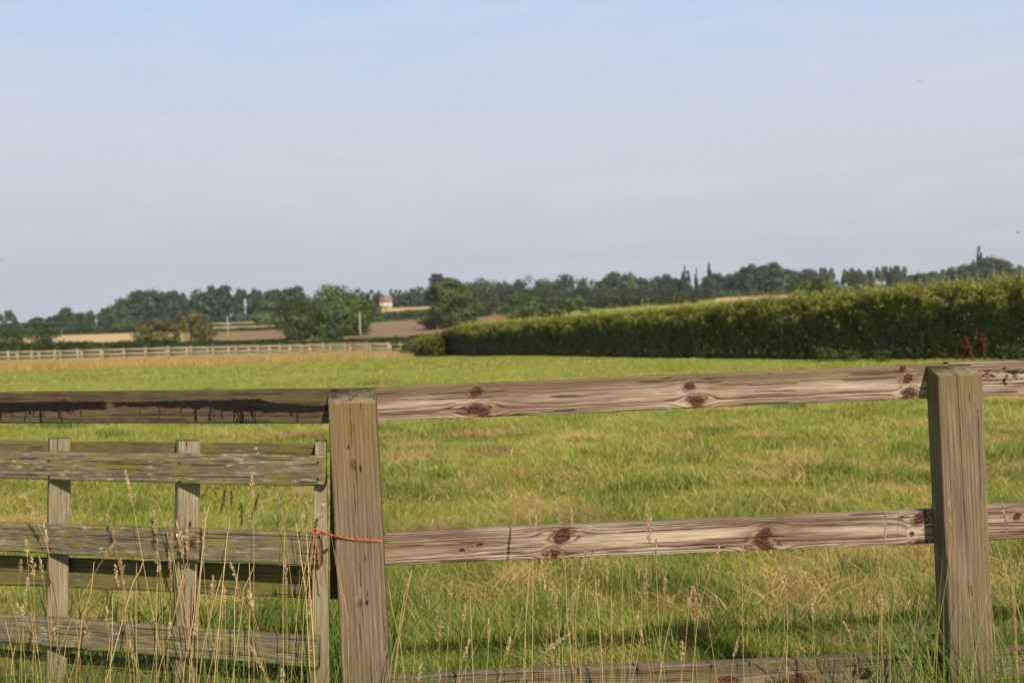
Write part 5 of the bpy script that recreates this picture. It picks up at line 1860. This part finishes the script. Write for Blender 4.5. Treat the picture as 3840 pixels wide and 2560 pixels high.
def straw(tip, low, Y, rad=.0016, col=None):
    T, Lw = np.array(at(*tip, Y)), np.array(at(*low, Y - .02))
    d = Lw - T
    g = gz(Lw[0], Lw[1])
    k = max(0, (Lw[2] - g) / max(.05, -d[2]))
    G = Lw + d * k
    G[0] = Lw[0] + d[0] * k * .5
    mid = (T + Lw) / 2 + r.normal(size=3) * np.array([.006, .004, 0])
    Q = np.stack([G, Lw, mid, T])
    c = np.array(col if col is not None else STALK_COL[int(r.integers(0, 4))]) * r.uniform(.8, 1.2)
    sb.tube(Q, [rad * 1.2, rad, rad * .9, rad * .5], 5, tuple(c))


for tip, low in [((700, 2108), (588, 2540)), ((712, 2112), (600, 2500)), ((760, 2108), (690, 2500)), ((668, 2105), (725, 2540)), ((735, 2115), (705, 2540)), ((756, 2110), (738, 2500)),
                 ((845, 2110), (760, 2440)), ((838, 2115), (815, 2500)), ((897, 2110), (880, 2400)), ((935, 2110), (933, 2380)), ((955, 2118), (905, 2300)), ((592, 2100), (586, 2480)),
                 ((512, 2110), (512, 2450)), ((540, 2095), (500, 2180)), ((353, 2105), (308, 2325)), ((590, 1880), (650, 2080)), ((790, 1875), (765, 2010)), ((860, 1940), (852, 2010)),
                 ((1110, 1960), (1160, 2480)), ((1150, 2000), (1175, 2400)), ((1172, 1990), (1095, 2500)), ((1180, 2010), (1130, 2560)), ((1068, 1985), (1062, 2430)), ((1240, 1990), (1290, 2540)),
                 ((1255, 2060), (1310, 2560)), ((1545, 2135), (1500, 2330)), ((1545, 2140), (1470, 2460)), ((1930, 2110), (1720, 2560)), ((1988, 2105), (1968, 2520)), ((1998, 2105), (1995, 2500)),
                 ((2120, 2105), (2150, 2540)), ((2180, 2100), (2160, 2520)), ((2146, 2105), (2150, 2460)), ((2335, 2100), (2342, 2520)), ((3295, 2090), (3308, 2450)), ((3378, 2060), (3342, 2370)),
                 ((3733, 2030), (3835, 2340)), ((1455, 2180), (1500, 2400)), ((1640, 2480), (1630, 2600)), ((1560, 2390), (1548, 2540)), ((70, 2380), (40, 2560)), ((250, 2400), (215, 2560)),
                 ((20, 2330), (55, 2560)), ((3720, 2280), (3742, 2560)), ((2230, 2150), (2260, 2540)), ((2300, 2250), (2290, 2560)), ((2520, 2300), (2470, 2560)), ((2650, 2300), (2690, 2560))]:
    straw(tip, low, 2.74 if tip[0] > 1240 else gate_y(tip[0]) - .06, r.uniform(.0008, .0014) * (1.25 if tip[0] < 1240 else .85))
for k in range(18):
    px = r.uniform(0, 3800)
    if 1250 < px < 1480 and r.random() < .7:
        continue
    t = (px, r.uniform(2150, 2480))
    straw(t, (px + r.normal() * 45, t[1] + 320), float(r.uniform(2.55, 2.8)) if px > 1240 else float(r.uniform(2.6, 2.95)), r.uniform(.0007, .0013),
          [(.42, .33, .13), (.25, .27, .07), (.35, .24, .11)][int(r.integers(0, 3))])
so_ = sb.obj('straw_stems', MAT_STEM)
tag(so_, 'tangle of thin bare straw stems standing along the fence line', 'straw', None, 'stuff')

# weed with dark leaves at the foot of the right post
wd_root_p = at(3440, 2560, 2.86)
weed = thing('thistle_weed', (wd_root_p.x, wd_root_p.y, gz(wd_root_p.x, wd_root_p.y)), 'ragged dark-leaved weed beside the right post with one purplish withered leaf', 'weed')
ws, wl = MB(), []
wstem = [at(3410, 2700, 2.86), at(3425, 2560, 2.86), at(3450, 2440, 2.86), at(3462, 2330, 2.86)]
wstem = [Vector((wd_root_p.x - .02, wd_root_p.y, weed.location.z))] + wstem
ws.tube(wstem, [.004, .0035, .003, .0025, .0015], 6, (.12, .12, .05))
ws.tube([at(3440, 2500, 2.86), at(3480, 2400, 2.86), at(3510, 2378, 2.86)], [.0025, .002, .001], 5, (.06, .06, .03))
ws.tube([at(3435, 2520, 2.86), at(3400, 2440, 2.85), at(3375, 2420, 2.85)], [.0025, .002, .001], 5, (.06, .07, .03))
ws.obj('stem', MAT_STEM, weed)


def leafblade(p0, p1, w, col, name, sag=.01):
    b = MB()
    a, c = np.array(p0), np.array(p1)
    n = 9
    f = np.linspace(0, 1, n)
    axis = (c - a) / np.linalg.norm(c - a)
    side = np.cross(axis, (0, -.8, .6))
    side /= np.linalg.norm(side)
    nr = np.cross(side, axis)
    prof = np.sin(math.pi * np.clip(.05 + .93 * f, 0, 1)) * (1 + .35 * np.sin(f * 22))
    mid = a[None] + (c - a)[None] * f[:, None] - np.array([0, 0, 1])[None] * (sag * f ** 2)[:, None]
    Lf = mid + side[None] * (w * prof)[:, None] + nr[None] * (w * .3)
    Rt = mid - side[None] * (w * prof)[:, None] + nr[None] * (w * .3)
    V = np.stack([Lf, mid, Rt], 1).reshape(-1, 3)
    q = []
    for i in range(n - 1):
        q += [(3 * i, 3 * i + 1, 3 * i + 4, 3 * i + 3), (3 * i + 1, 3 * i + 2, 3 * i + 5, 3 * i + 4)]
    b.add(V, q, [], col)
    return b.obj(name, MAT_LEAF, weed)


leafblade(at(3462, 2332, 2.86), at(3428, 2350, 2.85), .008, (.07, .05, .045), 'leaf')
leafblade(at(3462, 2332, 2.86), at(3496, 2330, 2.87), .010, (.03, .045, .02), 'leaf')
leafblade(at(3510, 2378, 2.86), at(3470, 2395, 2.86), .009, (.025, .035, .018), 'leaf')
leafblade(at(3375, 2420, 2.85), at(3418, 2425, 2.84), .010, (.10, .14, .03), 'leaf')
leafblade(at(3415, 2430, 2.85), at(3366, 2436, 2.84), .010, (.03, .05, .02), 'leaf')
leafblade(at(3425, 2500, 2.86), at(3470, 2470, 2.86), .010, (.04, .06, .02), 'leaf')


# ------------------------------------------------------------------ summer haze
def haze():
    m, nt, out = new_mat('haze_air')
    v = node(nt, 'ShaderNodeVolumePrincipled', ins={'Color': (.86, .91, 1.0, 1), 'Density': .0002, 'Anisotropy': .2})
    nt.links.new(v.outputs[0], out.inputs['Volume'])
    b = MB()
    b.box((-1500, -300, -40), (1500, 1300, 60))
    o = b.obj('haze', m)
    tag(o, None, None, None, 'stuff')


haze()
